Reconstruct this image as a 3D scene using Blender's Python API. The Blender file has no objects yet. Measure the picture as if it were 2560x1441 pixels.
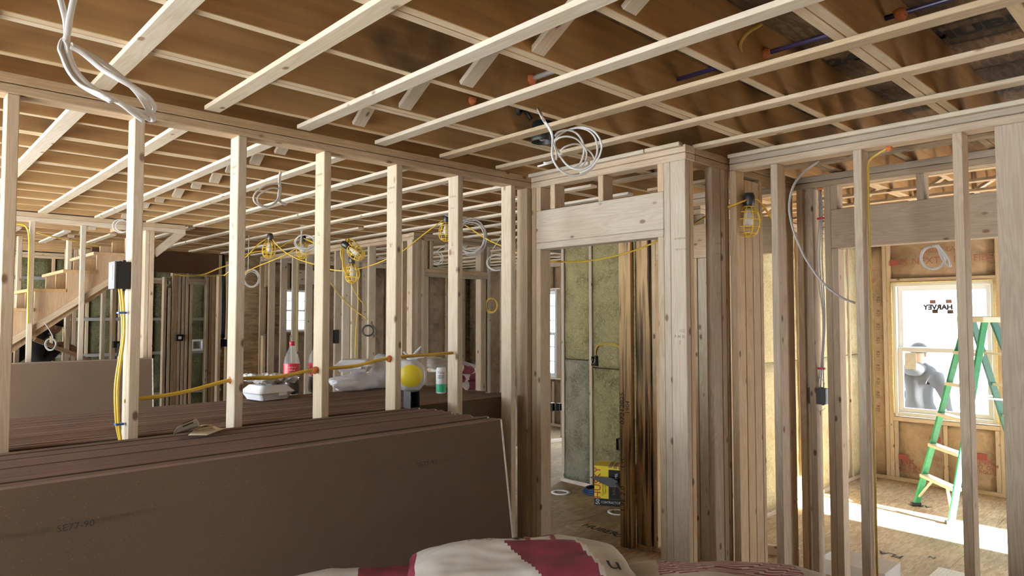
import bpy, bmesh, math, random
from mathutils import Vector, Matrix, noise

random.seed(7)
scene = bpy.context.scene
COL = scene.collection

# ---------------------------------------------------------------- camera, sky, sun, exposure
YAW, PITCH, ROLL, FPX, CAMZ = math.radians(46.6156), math.radians(2.4606), math.radians(-0.017), 1696.13, 1.70
_f = Vector((math.cos(YAW) * math.cos(PITCH), math.sin(YAW) * math.cos(PITCH), math.sin(PITCH)))
_r = Vector((math.sin(YAW), -math.cos(YAW), 0))
_u = _r.cross(_f)
_r, _u = math.cos(ROLL) * _r + math.sin(ROLL) * _u, -math.sin(ROLL) * _r + math.cos(ROLL) * _u
CAM = Vector((0, 0, CAMZ))
cd = bpy.data.cameras.new('camera')
cam = bpy.data.objects.new('camera', cd)
COL.objects.link(cam)
cd.sensor_fit = 'HORIZONTAL'
cd.sensor_width = 36
cd.lens = FPX / 2560 * 36
cd.clip_start = 0.02
cam.matrix_world = Matrix(((_r.x, _u.x, -_f.x, 0), (_r.y, _u.y, -_f.y, 0), (_r.z, _u.z, -_f.z, CAMZ), (0, 0, 0, 1)))
scene.camera = cam

SKY_STRENGTH, SUN_STRENGTH, EXPOSURE = 15.0, 330.0, 0.0
world = bpy.data.worlds.new('sky')
scene.world = world
world.use_nodes = True
bg = world.node_tree.nodes['Background']
bg.inputs['Color'].default_value = (0.80, 0.915, 1.0, 1)
bg.inputs['Strength'].default_value = SKY_STRENGTH

sd = bpy.data.lights.new('sun', 'SUN')
sd.energy = SUN_STRENGTH
sd.angle = math.radians(0.6)
sd.color = (1.0, 0.95, 0.86)
sun = bpy.data.objects.new('sun', sd)
COL.objects.link(sun)
sun.location = (6, -6, 8)
sun.rotation_euler = Vector((0.05, 1.0, -math.tan(math.radians(21)))).to_track_quat('-Z', 'Y').to_euler()

vs = scene.view_settings
vs.view_transform = 'Standard'
vs.look = 'None'
vs.gamma = 1.0
vs.use_curve_mapping = False
vs.exposure = EXPOSURE
scene.cycles.use_denoising = True
scene.cycles.max_bounces = 8
scene.cycles.diffuse_bounces = 6
scene.cycles.use_adaptive_sampling = True
scene.cycles.adaptive_threshold = 0.04
scene.cycles.transparent_max_bounces = 12
scene.cycles.caustics_reflective = False
scene.cycles.caustics_refractive = False
scene.cycles.sample_clamp_indirect = 6.0


def portal(x, y, z, sx, sz, rot):                       # sampling guide for the open side, gives off no light itself
    ld = bpy.data.lights.new('daylight_portal', 'AREA')
    ld.shape = 'RECTANGLE'
    ld.size, ld.size_y = sx, sz
    ld.cycles.is_portal = True
    o = bpy.data.objects.new('daylight_portal', ld)
    COL.objects.link(o)
    o.location = (x, y, z)
    o.rotation_euler = rot


# ---------------------------------------------------------------- measuring helpers
def ray(x, y):
    return (_r * ((x - 1280) / FPX) - _u * ((y - 720.5) / FPX) + _f)


def ON(ax, val, x, y):                                   # point where a sight line meets a wall, floor or ceiling plane
    d = ray(x, y)
    i = 'XYZ'.index(ax)
    return CAM + d * ((val - CAM[i]) / d[i])


def DP(x, y, d):                                         # point at a given distance in front of the camera
    return CAM + ray(x, y) * d


# ---------------------------------------------------------------- object helpers
W = {}


def place(o, parent=None, m=None):
    m = m or Matrix()
    o.matrix_basis = m
    W[o] = m
    COL.objects.link(o)
    if parent:
        o.parent = parent
        o.matrix_parent_inverse = W[parent].inverted()
    return o


def tag(o, label, cat, group=None, kind=None):
    o['label'] = label
    o['category'] = cat
    if group:
        o['group'] = group
    if kind:
        o['kind'] = kind
    return o


def thing(name, label, cat, loc=(0, 0, 0), group=None):
    o = bpy.data.objects.new(name, None)
    place(o, None, Matrix.Translation(Vector(loc)))
    o.empty_display_size = 0.05
    return tag(o, label, cat, group)


def struct(name, loc=(0, 0, 0)):
    o = bpy.data.objects.new(name, None)
    o.empty_display_size = 0.05
    place(o, None, Matrix.Translation(Vector(loc)))
    o['kind'] = 'structure'
    return o


def mesh_obj(name, bm, mats, parent=None, m=None, smooth=False):
    me = bpy.data.meshes.new(name)
    bm.normal_update()
    bm.to_mesh(me)
    bm.free()
    for k in (mats if isinstance(mats, (list, tuple)) else [mats]):
        me.materials.append(k)
    if smooth:
        for p in me.polygons:
            p.use_smooth = True
    return place(bpy.data.objects.new(name, me), parent, m)


_cache = {}


def box_mesh(dx, dy, dz, mat, bev):
    key = (round(dx, 4), round(dy, 4), round(dz, 4), mat.name if not isinstance(mat, tuple) else tuple(k.name for k in mat), bev)
    if key in _cache:
        return _cache[key]
    bm = bmesh.new()
    bmesh.ops.create_cube(bm, size=1)
    bmesh.ops.scale(bm, vec=(dx, dy, dz), verts=bm.verts)
    if isinstance(mat, tuple):                          # second material on the faces across local Y (the thin edges)
        for f in bm.faces:
            f.normal_update()
            f.material_index = 1 if abs(f.normal.x) > 0.9 else 0
    if bev:
        bmesh.ops.bevel(bm, geom=bm.edges[:], offset=bev, segments=1, affect='EDGES')
    me = bpy.data.meshes.new('board')
    bm.to_mesh(me)
    bm.free()
    for k in (mat if isinstance(mat, tuple) else (mat,)):
        me.materials.append(k)
    _cache[key] = me
    return me


RX = {'z': Matrix(), 'x': Matrix.Rotation(math.pi / 2, 4, 'Y'), 'y': Matrix.Rotation(-math.pi / 2, 4, 'X')}


def box(name, parent, x, y, z, mat, axis=None, bev=0.003):
    """axis-aligned board; local Z runs along its length so the grain follows it"""
    d = (abs(x[1] - x[0]), abs(y[1] - y[0]), abs(z[1] - z[0]))
    c = Vector(((x[0] + x[1]) / 2, (y[0] + y[1]) / 2, (z[0] + z[1]) / 2))
    if axis is None:
        axis = 'xyz'[max(range(3), key=lambda i: d[i])]
    if axis == 'z':
        l = d
    elif axis == 'x':
        l = (d[2], d[1], d[0])
    else:
        l = (d[0], d[2], d[1])
    b = min(bev, min(d) * 0.2)
    o = bpy.data.objects.new(name, box_mesh(*l, mat, b))
    return place(o, parent, Matrix.Translation(c) @ RX[axis])


def frame_from(zdir, xhint):
    z = Vector(zdir).normalized()
    x = Vector(xhint)
    x = (x - z * x.dot(z)).normalized()
    y = z.cross(x)
    return Matrix(((x.x, y.x, z.x, 0), (x.y, y.y, z.y, 0), (x.z, y.z, z.z, 0), (0, 0, 0, 1)))


def bar(name, parent, p0, p1, w, t, mat, xhint=(1, 0, 0), bev=0.003):
    p0, p1 = Vector(p0), Vector(p1)
    o = bpy.data.objects.new(name, box_mesh(w, t, (p1 - p0).length, mat, min(bev, min(w, t) * 0.2)))
    return place(o, parent, Matrix.Translation((p0 + p1) / 2) @ frame_from(p1 - p0, xhint))


def smooth_path(pts, n=6):
    pts = [Vector(p) for p in pts]
    if len(pts) < 3:
        return pts
    out = []
    P = [pts[0] * 2 - pts[1]] + pts + [pts[-1] * 2 - pts[-2]]
    for i in range(1, len(P) - 2):
        for k in range(n):
            t = k / n
            a, b, c, d = P[i - 1], P[i], P[i + 1], P[i + 2]
            out.append(0.5 * ((2 * b) + (c - a) * t + (2 * a - 5 * b + 4 * c - d) * t * t + (3 * b - a - 3 * c + d) * t ** 3))
    out.append(pts[-1])
    return out


def add_tube(bm, pts, r, seg=6, flat=1.0, n=6, smooth=True):
    P = smooth_path(pts, n) if smooth else [Vector(p) for p in pts]
    rings = []
    t0 = (P[1] - P[0]).normalized()
    ref = Vector((0, 0, 1)) if abs(t0.z) < 0.9 else Vector((1, 0, 0))
    nx = (ref - t0 * ref.dot(t0)).normalized()
    for i, p in enumerate(P):
        t = (P[min(i + 1, len(P) - 1)] - P[max(i - 1, 0)])
        if t.length < 1e-9:
            t = t0
        t = t.normalized()
        nx = (nx - t * nx.dot(t)).normalized()
        ny = t.cross(nx)
        rr = r(i / (len(P) - 1)) if callable(r) else r
        rings.append([bm.verts.new(p + nx * (math.cos(a) * rr) + ny * (math.sin(a) * rr * flat)) for a in [2 * math.pi * k / seg for k in range(seg)]])
    for a, b in zip(rings, rings[1:]):
        for k in range(seg):
            f = bm.faces.new((a[k], a[(k + 1) % seg], b[(k + 1) % seg], b[k]))
            f.smooth = True
    bm.faces.new(rings[0][::-1])
    bm.faces.new(rings[-1])


def tube(name, parent, pts, r, mat, seg=6, flat=1.0, n=6, smooth=True):
    bm = bmesh.new()
    add_tube(bm, pts, r, seg, flat, n, smooth)
    return mesh_obj(name, bm, mat, parent)


def lathe(name, parent, prof, mat, loc, seg=16, axis=(0, 0, 1), cap=True):
    bm = bmesh.new()
    m = frame_from(axis, (1, 0.01, 0) if abs(Vector(axis).normalized().x) < 0.9 else (0, 1, 0))
    rings = []
    for r, z in prof:
        rings.append([bm.verts.new(m @ Vector((r * math.cos(2 * math.pi * k / seg), r * math.sin(2 * math.pi * k / seg), z))) for k in range(seg)])
    for a, b in zip(rings, rings[1:]):
        for k in range(seg):
            bm.faces.new((a[k], a[(k + 1) % seg], b[(k + 1) % seg], b[k])).smooth = True
    if cap:
        bm.faces.new(rings[0][::-1])
        bm.faces.new(rings[-1])
    return mesh_obj(name, bm, mat, parent, Matrix.Translation(Vector(loc)))


def lettering(body, size, mat, origin, xdir, ydir, parent, name='lettering', mirror=False, align='CENTER', thick=0.0004, sx=1.0, bold=0.0):
    cu = bpy.data.curves.new(name, 'FONT')
    cu.body = body
    cu.size = size
    cu.align_x = align
    cu.align_y = 'CENTER'
    cu.resolution_u = 2
    cu.offset = bold
    tmp = bpy.data.objects.new('tmp_text', cu)
    COL.objects.link(tmp)
    bpy.context.view_layer.update()
    me = bpy.data.meshes.new_from_object(tmp.evaluated_get(bpy.context.evaluated_depsgraph_get()))
    bpy.data.objects.remove(tmp)
    me.materials.clear()
    me.materials.append(mat)
    x, y = Vector(xdir).normalized(), Vector(ydir).normalized()
    z = x.cross(y)
    sgn = -1 if mirror else 1
    o = Vector(origin) + z * thick
    for v in me.vertices:
        c = v.co
        v.co = x * (c.x * sgn * sx) + y * c.y
    me.update()
    ob = bpy.data.objects.new(name, me)
    return place(ob, parent, Matrix.Translation(o))


# ---------------------------------------------------------------- materials
def nmat(name):
    m = bpy.data.materials.new(name)
    m.use_nodes = True
    nt = m.node_tree
    return m, nt, nt.nodes['Principled BSDF']


def nd(nt, kind, **kw):
    n = nt.nodes.new(kind)
    for k, v in kw.items():
        if k in ('operation', 'blend_type', 'data_type', 'feature', 'distance', 'noise_dimensions', 'wave_type', 'bands_direction', 'vector_type'):
            setattr(n, k, v)
        else:
            n.inputs[k].default_value = v
    return n


def ramp(nt, stops):
    r = nt.nodes.new('ShaderNodeValToRGB')
    e = r.color_ramp.elements
    while len(e) < len(stops):
        e.new(0.5)
    for i, (p, c) in enumerate(stops):
        e[i].position = p
        e[i].color = (*c, 1)
    return r


def plain(name, col, rough=0.6, metal=0.0, spec=0.5, emit=None, var=0.0, scale=40, bump=0.0):
    m, nt, b = nmat(name)
    b.inputs['Base Color'].default_value = (*col, 1)
    b.inputs['Roughness'].default_value = rough
    b.inputs['Metallic'].default_value = metal
    b.inputs['Specular IOR Level'].default_value = spec
    if var or bump:
        L = nt.links.new
        tc = nt.nodes.new('ShaderNodeTexCoord')
        n = nd(nt, 'ShaderNodeTexNoise', Scale=scale, Detail=4.0)
        L(tc.outputs['Object'], n.inputs['Vector'])
        if var:
            r = ramp(nt, [(0.3, [max(0, c * (1 - var)) for c in col]), (0.7, [min(1, c * (1 + var)) for c in col])])
            L(n.outputs['Fac'], r.inputs['Fac'])
            L(r.outputs['Color'], b.inputs['Base Color'])
        if bump:
            bp = nd(nt, 'ShaderNodeBump', Strength=bump, Distance=0.01)
            L(n.outputs['Fac'], bp.inputs['Height'])
            L(bp.outputs['Normal'], b.inputs['Normal'])
    return m


def wood(name, light, dark, knots=0.5, rough=0.75, grain=0.20, tint=0.35, knotcol=(0.10, 0.05, 0.022)):
    """sawn softwood: rings and fibres along local Z, scattered knots, board-to-board tint"""
    m, nt, b = nmat(name)
    L = nt.links.new
    tc = nt.nodes.new('ShaderNodeTexCoord')
    oi = nt.nodes.new('ShaderNodeObjectInfo')
    mul = nd(nt, 'ShaderNodeVectorMath', operation='MULTIPLY_ADD')
    comb = nt.nodes.new('ShaderNodeCombineXYZ')
    L(oi.outputs['Random'], comb.inputs[0]); L(oi.outputs['Random'], comb.inputs[1]); L(oi.outputs['Random'], comb.inputs[2])
    L(comb.outputs[0], mul.inputs[0])
    mul.inputs[1].default_value = (17.3, 9.7, 41.9)
    L(tc.outputs['Object'], mul.inputs[2])
    # warped growth rings
    mp = nd(nt, 'ShaderNodeMapping')
    mp.inputs['Scale'].default_value = (1, 1, 0.09)
    L(mul.outputs[0], mp.inputs['Vector'])
    n1 = nd(nt, 'ShaderNodeTexNoise', Scale=16.0, Detail=2.0, Distortion=0.6)
    L(mp.outputs[0], n1.inputs['Vector'])
    m1 = nd(nt, 'ShaderNodeMath', operation='MULTIPLY'); m1.inputs[1].default_value = 62.0
    L(n1.outputs['Fac'], m1.inputs[0])
    sn = nd(nt, 'ShaderNodeMath', operation='SINE'); L(m1.outputs[0], sn.inputs[0])
    ma = nd(nt, 'ShaderNodeMath', operation='MULTIPLY_ADD'); ma.inputs[1].default_value = 0.5; ma.inputs[2].default_value = 0.5
    L(sn.outputs[0], ma.inputs[0])
    # fine fibres
    mp2 = nd(nt, 'ShaderNodeMapping'); mp2.inputs['Scale'].default_value = (1, 1, 0.03)
    L(mul.outputs[0], mp2.inputs['Vector'])
    n2 = nd(nt, 'ShaderNodeTexNoise', Scale=190.0, Detail=2.0)
    L(mp2.outputs[0], n2.inputs['Vector'])
    # blotches
    n3 = nd(nt, 'ShaderNodeTexNoise', Scale=3.2, Detail=3.0)
    L(mul.outputs[0], n3.inputs['Vector'])
    a1 = nd(nt, 'ShaderNodeMath', operation='MULTIPLY_ADD'); a1.inputs[1].default_value = grain
    L(ma.outputs[0], a1.inputs[0])
    a0 = nd(nt, 'ShaderNodeMath', operation='MULTIPLY'); a0.inputs[1].default_value = 0.55
    L(n2.outputs['Fac'], a0.inputs[0]); L(a0.outputs[0], a1.inputs[2])
    a2 = nd(nt, 'ShaderNodeMath', operation='MULTIPLY_ADD'); a2.inputs[1].default_value = 0.55
    L(n3.outputs['Fac'], a2.inputs[0]); L(a1.outputs[0], a2.inputs[2])
    rp = ramp(nt, [(0.30, light), (0.95, dark)])
    L(a2.outputs[0], rp.inputs['Fac'])
    # board tint
    hv = nd(nt, 'ShaderNodeHueSaturation')
    mr = nd(nt, 'ShaderNodeMapRange'); mr.inputs['To Min'].default_value = 1 - tint * 0.75; mr.inputs['To Max'].default_value = 1 + tint * 0.25
    L(oi.outputs['Random'], mr.inputs['Value']); L(mr.outputs[0], hv.inputs['Value'])
    wn = nd(nt, 'ShaderNodeTexWhiteNoise', noise_dimensions='1D'); L(oi.outputs['Random'], wn.inputs['W'])
    ms = nd(nt, 'ShaderNodeMapRange'); ms.inputs['To Min'].default_value = 0.85; ms.inputs['To Max'].default_value = 1.15
    L(wn.outputs['Value'], ms.inputs['Value']); L(ms.outputs[0], hv.inputs['Saturation'])
    L(rp.outputs['Color'], hv.inputs['Color'])
    # knots
    mp3 = nd(nt, 'ShaderNodeMapping'); mp3.inputs['Scale'].default_value = (13, 13, 7.0)
    L(mul.outputs[0], mp3.inputs['Vector'])
    vo = nd(nt, 'ShaderNodeTexVoronoi', Scale=1.0, Randomness=1.0); L(mp3.outputs[0], vo.inputs['Vector'])
    sep = nt.nodes.new('ShaderNodeSeparateColor'); L(vo.outputs['Color'], sep.inputs[0])
    gt = nd(nt, 'ShaderNodeMath', operation='LESS_THAN'); gt.inputs[1].default_value = knots
    L(sep.outputs[0], gt.inputs[0])
    kr = nd(nt, 'ShaderNodeMapRange'); kr.inputs['From Min'].default_value = 0.09; kr.inputs['From Max'].default_value = 0.17
    kr.inputs['To Min'].default_value = 0.9; kr.inputs['To Max'].default_value = 0.0
    L(vo.outputs['Distance'], kr.inputs['Value'])
    km = nd(nt, 'ShaderNodeMath', operation='MULTIPLY'); L(kr.outputs[0], km.inputs[0]); L(gt.outputs[0], km.inputs[1])
    mx = nd(nt, 'ShaderNodeMix', data_type='RGBA')
    L(km.outputs[0], mx.inputs['Factor']); L(hv.outputs['Color'], mx.inputs['A'])
    mx.inputs['B'].default_value = (*knotcol, 1)
    L(mx.outputs['Result'], b.inputs['Base Color'])
    b.inputs['Roughness'].default_value = rough
    b.inputs['Specular IOR Level'].default_value = 0.25
    bp = nd(nt, 'ShaderNodeBump', Strength=0.25, Distance=0.002)
    L(a1.outputs[0], bp.inputs['Height']); L(bp.outputs['Normal'], b.inputs['Normal'])
    return m


def flakes(name, cols, scale=(22, 60, 1), rough=0.8, dark=0.4):
    """strand board: overlapping flat flakes"""
    m, nt, b = nmat(name)
    L = nt.links.new
    tc = nt.nodes.new('ShaderNodeTexCoord')
    mp = nd(nt, 'ShaderNodeMapping'); mp.inputs['Scale'].default_value = scale
    L(tc.outputs['Object'], mp.inputs['Vector'])
    dn = nd(nt, 'ShaderNodeTexNoise', Scale=0.7, Detail=2.0)
    L(mp.outputs[0], dn.inputs['Vector'])
    mxv = nd(nt, 'ShaderNodeVectorMath', operation='MULTIPLY_ADD')
    L(dn.outputs['Color'], mxv.inputs[0]); mxv.inputs[1].default_value = (2.2, 2.2, 0); L(mp.outputs[0], mxv.inputs[2])
    vo = nd(nt, 'ShaderNodeTexVoronoi', Scale=1.0); L(mxv.outputs[0], vo.inputs['Vector'])
    sep = nt.nodes.new('ShaderNodeSeparateColor'); L(vo.outputs['Color'], sep.inputs[0])
    rp = ramp(nt, [(0.0, cols[0]), (0.55, cols[1]), (1.0, cols[2])])
    L(sep.outputs[0], rp.inputs['Fac'])
    n3 = nd(nt, 'ShaderNodeTexNoise', Scale=1.6, Detail=5.0); L(tc.outputs['Object'], n3.inputs['Vector'])
    mr = nd(nt, 'ShaderNodeMapRange'); mr.inputs['From Min'].default_value = 0.35; mr.inputs['From Max'].default_value = 0.65
    mr.inputs['To Min'].default_value = 1 - dark; mr.inputs['To Max'].default_value = 1.05
    L(n3.outputs['Fac'], mr.inputs['Value'])
    hv = nd(nt, 'ShaderNodeHueSaturation'); L(rp.outputs['Color'], hv.inputs['Color']); L(mr.outputs[0], hv.inputs['Value'])
    L(hv.outputs['Color'], b.inputs['Base Color'])
    b.inputs['Roughness'].default_value = rough
    b.inputs['Specular IOR Level'].default_value = 0.3
    bp = nd(nt, 'ShaderNodeBump', Strength=0.35, Distance=0.003)
    L(vo.outputs['Distance'], bp.inputs['Height']); L(bp.outputs['Normal'], b.inputs['Normal'])
    return m


def speck(name, base, dot, rough=0.85, blotch=0.12, streak=None):
    """paper or veneer face with fine specks, soft blotches and optional long streaks along local Z"""
    m, nt, b = nmat(name)
    L = nt.links.new
    tc = nt.nodes.new('ShaderNodeTexCoord')
    oi = nt.nodes.new('ShaderNodeObjectInfo')
    ad = nd(nt, 'ShaderNodeVectorMath', operation='ADD')
    sc = nd(nt, 'ShaderNodeVectorMath', operation='SCALE'); sc.inputs['Scale'].default_value = 31.0
    cb = nt.nodes.new('ShaderNodeCombineXYZ')
    for k in range(3):
        L(oi.outputs['Random'], cb.inputs[k])
    L(cb.outputs[0], sc.inputs[0]); L(sc.outputs[0], ad.inputs[0]); L(tc.outputs['Object'], ad.inputs[1])
    n = nd(nt, 'ShaderNodeTexNoise', Scale=1.7, Detail=4.0); L(ad.outputs[0], n.inputs['Vector'])
    rp = ramp(nt, [(0.3, [c * (1 - blotch) for c in base]), (0.7, [c * (1 + blotch) for c in base])])
    L(n.outputs['Fac'], rp.inputs['Fac'])
    col = rp.outputs['Color']
    if streak:
        mp = nd(nt, 'ShaderNodeMapping'); mp.inputs['Scale'].default_value = (1, 1, 0.05); L(ad.outputs[0], mp.inputs['Vector'])
        ns = nd(nt, 'ShaderNodeTexNoise', Scale=26.0, Detail=4.0, Distortion=0.4); L(mp.outputs[0], ns.inputs['Vector'])
        rs = ramp(nt, [(0.46, (0, 0, 0)), (0.58, (1, 1, 1))] if streak[1] >= 1 else [(0.42, (0, 0, 0)), (0.68, (1, 1, 1))]); L(ns.outputs['Fac'], rs.inputs['Fac'])
        fs = nd(nt, 'ShaderNodeMath', operation='MULTIPLY'); fs.inputs[1].default_value = streak[1]
        L(rs.outputs['Color'], fs.inputs[0])
        mx = nd(nt, 'ShaderNodeMix', data_type='RGBA'); L(fs.outputs[0], mx.inputs['Factor']); L(col, mx.inputs['A'])
        mx.inputs['B'].default_value = (*streak[0], 1)
        col = mx.outputs['Result']
    vo = nd(nt, 'ShaderNodeTexVoronoi', Scale=230.0); L(ad.outputs[0], vo.inputs['Vector'])
    sp = nt.nodes.new('ShaderNodeSeparateColor'); L(vo.outputs['Color'], sp.inputs[0])
    lt = nd(nt, 'ShaderNodeMath', operation='LESS_THAN'); lt.inputs[1].default_value = 0.035; L(sp.outputs[0], lt.inputs[0])
    l2 = nd(nt, 'ShaderNodeMath', operation='LESS_THAN'); l2.inputs[1].default_value = 0.34; L(vo.outputs['Distance'], l2.inputs[0])
    ml = nd(nt, 'ShaderNodeMath', operation='MULTIPLY'); L(lt.outputs[0], ml.inputs[0]); L(l2.outputs[0], ml.inputs[1])
    mf = nd(nt, 'ShaderNodeMath', operation='MULTIPLY'); mf.inputs[1].default_value = 0.4; L(ml.outputs[0], mf.inputs[0])
    mx2 = nd(nt, 'ShaderNodeMix', data_type='RGBA'); L(mf.outputs[0], mx2.inputs['Factor']); L(col, mx2.inputs['A'])
    mx2.inputs['B'].default_value = (*dot, 1)
    L(mx2.outputs['Result'], b.inputs['Base Color'])
    b.inputs['Roughness'].default_value = rough
    b.inputs['Specular IOR Level'].default_value = 0.2
    return m


def wool(name, base, dark, scale=28.0, bump=1.0):
    m, nt, b = nmat(name)
    L = nt.links.new
    tc = nt.nodes.new('ShaderNodeTexCoord')
    n = nd(nt, 'ShaderNodeTexNoise', Scale=scale, Detail=6.0, Distortion=1.6); L(tc.outputs['Object'], n.inputs['Vector'])
    n2 = nd(nt, 'ShaderNodeTexNoise', Scale=4.0, Detail=4.0); L(tc.outputs['Object'], n2.inputs['Vector'])
    ad = nd(nt, 'ShaderNodeMath', operation='MULTIPLY_ADD'); ad.inputs[1].default_value = 0.6
    L(n2.outputs['Fac'], ad.inputs[0])
    h = nd(nt, 'ShaderNodeMath', operation='MULTIPLY'); h.inputs[1].default_value = 0.5; L(n.outputs['Fac'], h.inputs[0]); L(h.outputs[0], ad.inputs[2])
    rp = ramp(nt, [(0.36, dark), (0.56, base), (0.75, [min(1, c * 1.25) for c in base])])
    L(ad.outputs[0], rp.inputs['Fac']); L(rp.outputs['Color'], b.inputs['Base Color'])
    b.inputs['Roughness'].default_value = 0.95
    b.inputs['Specular IOR Level'].default_value = 0.1
    bp = nd(nt, 'ShaderNodeBump', Strength=bump, Distance=0.02); L(n.outputs['Fac'], bp.inputs['Height']); L(bp.outputs['Normal'], b.inputs['Normal'])
    return m


def film(name, col, alpha, rough=0.25):
    m, nt, b = nmat(name)
    L = nt.links.new
    out = nt.nodes['Material Output']
    b.inputs['Base Color'].default_value = (*col, 1)
    b.inputs['Roughness'].default_value = rough
    tr = nt.nodes.new('ShaderNodeBsdfTransparent')
    mx = nt.nodes.new('ShaderNodeMixShader')
    mx.inputs[0].default_value = alpha
    L(tr.outputs[0], mx.inputs[1]); L(b.outputs[0], mx.inputs[2]); L(mx.outputs[0], out.inputs['Surface'])
    return m


M = {}
M['spruce'] = wood('spruce', (0.67, 0.585, 0.47), (0.47, 0.36, 0.24), 0.5)
M['spruce_b'] = wood('spruce_b', (0.59, 0.475, 0.345), (0.40, 0.285, 0.175), 0.6)
M['spruce_dark'] = wood('spruce_dark', (0.46, 0.34, 0.22), (0.26, 0.17, 0.09), 0.5)
M['spruce_grey'] = wood('spruce_grey', (0.50, 0.405, 0.305), (0.31, 0.235, 0.165), 0.55)
M['plate'] = wood('plate', (0.50, 0.36, 0.21), (0.31, 0.20, 0.105), 0.5)
M['strap'] = wood('strap', (0.74, 0.66, 0.54), (0.55, 0.455, 0.33), 0.4, tint=0.2)
M['strap_b'] = wood('strap_b', (0.56, 0.455, 0.32), (0.36, 0.265, 0.165), 0.7, tint=0.3)
M['stair_ply'] = wood('stair_ply', (0.55, 0.38, 0.21), (0.36, 0.22, 0.11), 0.25, grain=0.2, tint=0.1)
def stained(m, thr=0.63, col=(0.035, 0.028, 0.02), sc=1.3):
    nt = m.node_tree
    b = nt.nodes['Principled BSDF']
    src = b.inputs['Base Color'].links[0].from_socket
    L = nt.links.new
    geo = nt.nodes.new('ShaderNodeNewGeometry')
    n = nd(nt, 'ShaderNodeTexNoise', Scale=sc, Detail=6.0)
    L(geo.outputs['Position'], n.inputs['Vector'])
    r = ramp(nt, [(thr, (0, 0, 0)), (min(1, thr + .12), (1, 1, 1))])
    L(n.outputs['Fac'], r.inputs['Fac'])
    f = nd(nt, 'ShaderNodeMath', operation='MULTIPLY'); f.inputs[1].default_value = 0.8
    L(r.outputs['Color'], f.inputs[0])
    mx = nd(nt, 'ShaderNodeMix', data_type='RGBA'); L(f.outputs[0], mx.inputs['Factor']); L(src, mx.inputs['A'])
    mx.inputs['B'].default_value = (*col, 1)
    L(mx.outputs['Result'], b.inputs['Base Color'])
    return m


M['lvl_face'] = speck('lvl_face', (0.41, 0.25, 0.11), (0.2, 0.11, 0.05), 0.7, 0.22, ((0.25, 0.14, 0.06), 0.6))
stained(M['lvl_face'])
M['lvl_edge'] = wood('lvl_edge', (0.66, 0.545, 0.385), (0.48, 0.37, 0.235), 0.1, tint=0.15)
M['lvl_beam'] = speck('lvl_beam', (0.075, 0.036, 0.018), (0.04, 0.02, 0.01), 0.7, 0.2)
M['lvl_dark'] = speck('lvl_dark', (0.36, 0.235, 0.11), (0.2, 0.1, 0.05), 0.6, 0.35, ((0.035, 0.016, 0.008), 1.0))
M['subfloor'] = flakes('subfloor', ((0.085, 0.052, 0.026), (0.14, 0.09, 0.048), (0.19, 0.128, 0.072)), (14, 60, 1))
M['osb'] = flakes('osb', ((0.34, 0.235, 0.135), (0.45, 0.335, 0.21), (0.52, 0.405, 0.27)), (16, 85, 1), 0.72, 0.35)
M['sheath'] = flakes('sheath', ((0.25, 0.17, 0.09), (0.40, 0.28, 0.16), (0.5, 0.37, 0.22)), (9, 9, 30))
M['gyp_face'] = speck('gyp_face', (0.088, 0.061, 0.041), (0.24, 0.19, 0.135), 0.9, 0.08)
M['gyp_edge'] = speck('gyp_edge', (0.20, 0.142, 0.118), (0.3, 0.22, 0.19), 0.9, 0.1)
M['tape'] = plain('tape', (0.62, 0.60, 0.56), 0.7, var=0.2, scale=60)
M['ink'] = plain('ink', (0.022, 0.020, 0.018), 0.9)
M['ink_faint'] = plain('ink_faint', (0.06, 0.042, 0.028), 0.9)
M['wool'] = wool('wool', (0.275, 0.24, 0.125), (0.10, 0.085, 0.04))
M['wool_grey'] = wool('wool_grey', (0.25, 0.235, 0.165), (0.11, 0.10, 0.062))
M['wool_yellow'] = wool('wool_yellow', (0.62, 0.56, 0.36), (0.42, 0.36, 0.20), 24, 0.6)
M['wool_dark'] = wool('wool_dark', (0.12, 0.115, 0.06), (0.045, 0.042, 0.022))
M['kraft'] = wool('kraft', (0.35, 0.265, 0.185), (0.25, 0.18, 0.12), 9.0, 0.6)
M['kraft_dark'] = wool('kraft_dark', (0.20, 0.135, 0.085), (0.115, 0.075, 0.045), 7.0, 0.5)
M['red_print'] = plain('red_print', (0.25, 0.06, 0.05), 0.8)
M['red_pale'] = plain('red_pale', (0.22, 0.10, 0.08), 0.8)
M['wool_ink'] = plain('wool_ink', (0.12, 0.11, 0.075), 0.9)
M['foam'] = plain('foam', (0.55, 0.16, 0.05), 0.7, var=0.3, scale=90, bump=0.6)
M['foam_cream'] = plain('foam_cream', (0.85, 0.72, 0.34), 0.7, var=0.15, scale=60, bump=0.5)
M['yellow'] = plain('yellow_cable', (0.74, 0.50, 0.045), 0.45)
M['yellow_dark'] = plain('yellow_sheath', (0.50, 0.33, 0.05), 0.5)
M['white_cable'] = plain('white_cable', (0.80, 0.79, 0.78), 0.38)
M['grey_cable'] = plain('grey_cable', (0.42, 0.40, 0.39), 0.42)
M['black'] = plain('black_plastic', (0.014, 0.014, 0.015), 0.45)
M['blue_tape'] = plain('blue_tape', (0.03, 0.12, 0.38), 0.5)
M['purple'] = plain('purple_pipe', (0.022, 0.015, 0.05), 0.4)
M['can'] = plain('can_housing', (0.014, 0.018, 0.017), 0.5, 0.3)
M['bulb'] = plain('bulb', (0.85, 0.86, 0.86), 0.2)
M['white'] = plain('white_plastic', (0.82, 0.82, 0.81), 0.4)
M['vinyl'] = plain('vinyl', (0.86, 0.87, 0.86), 0.35)
M['steel'] = plain('steel', (0.55, 0.56, 0.57), 0.35, 0.8)
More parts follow.
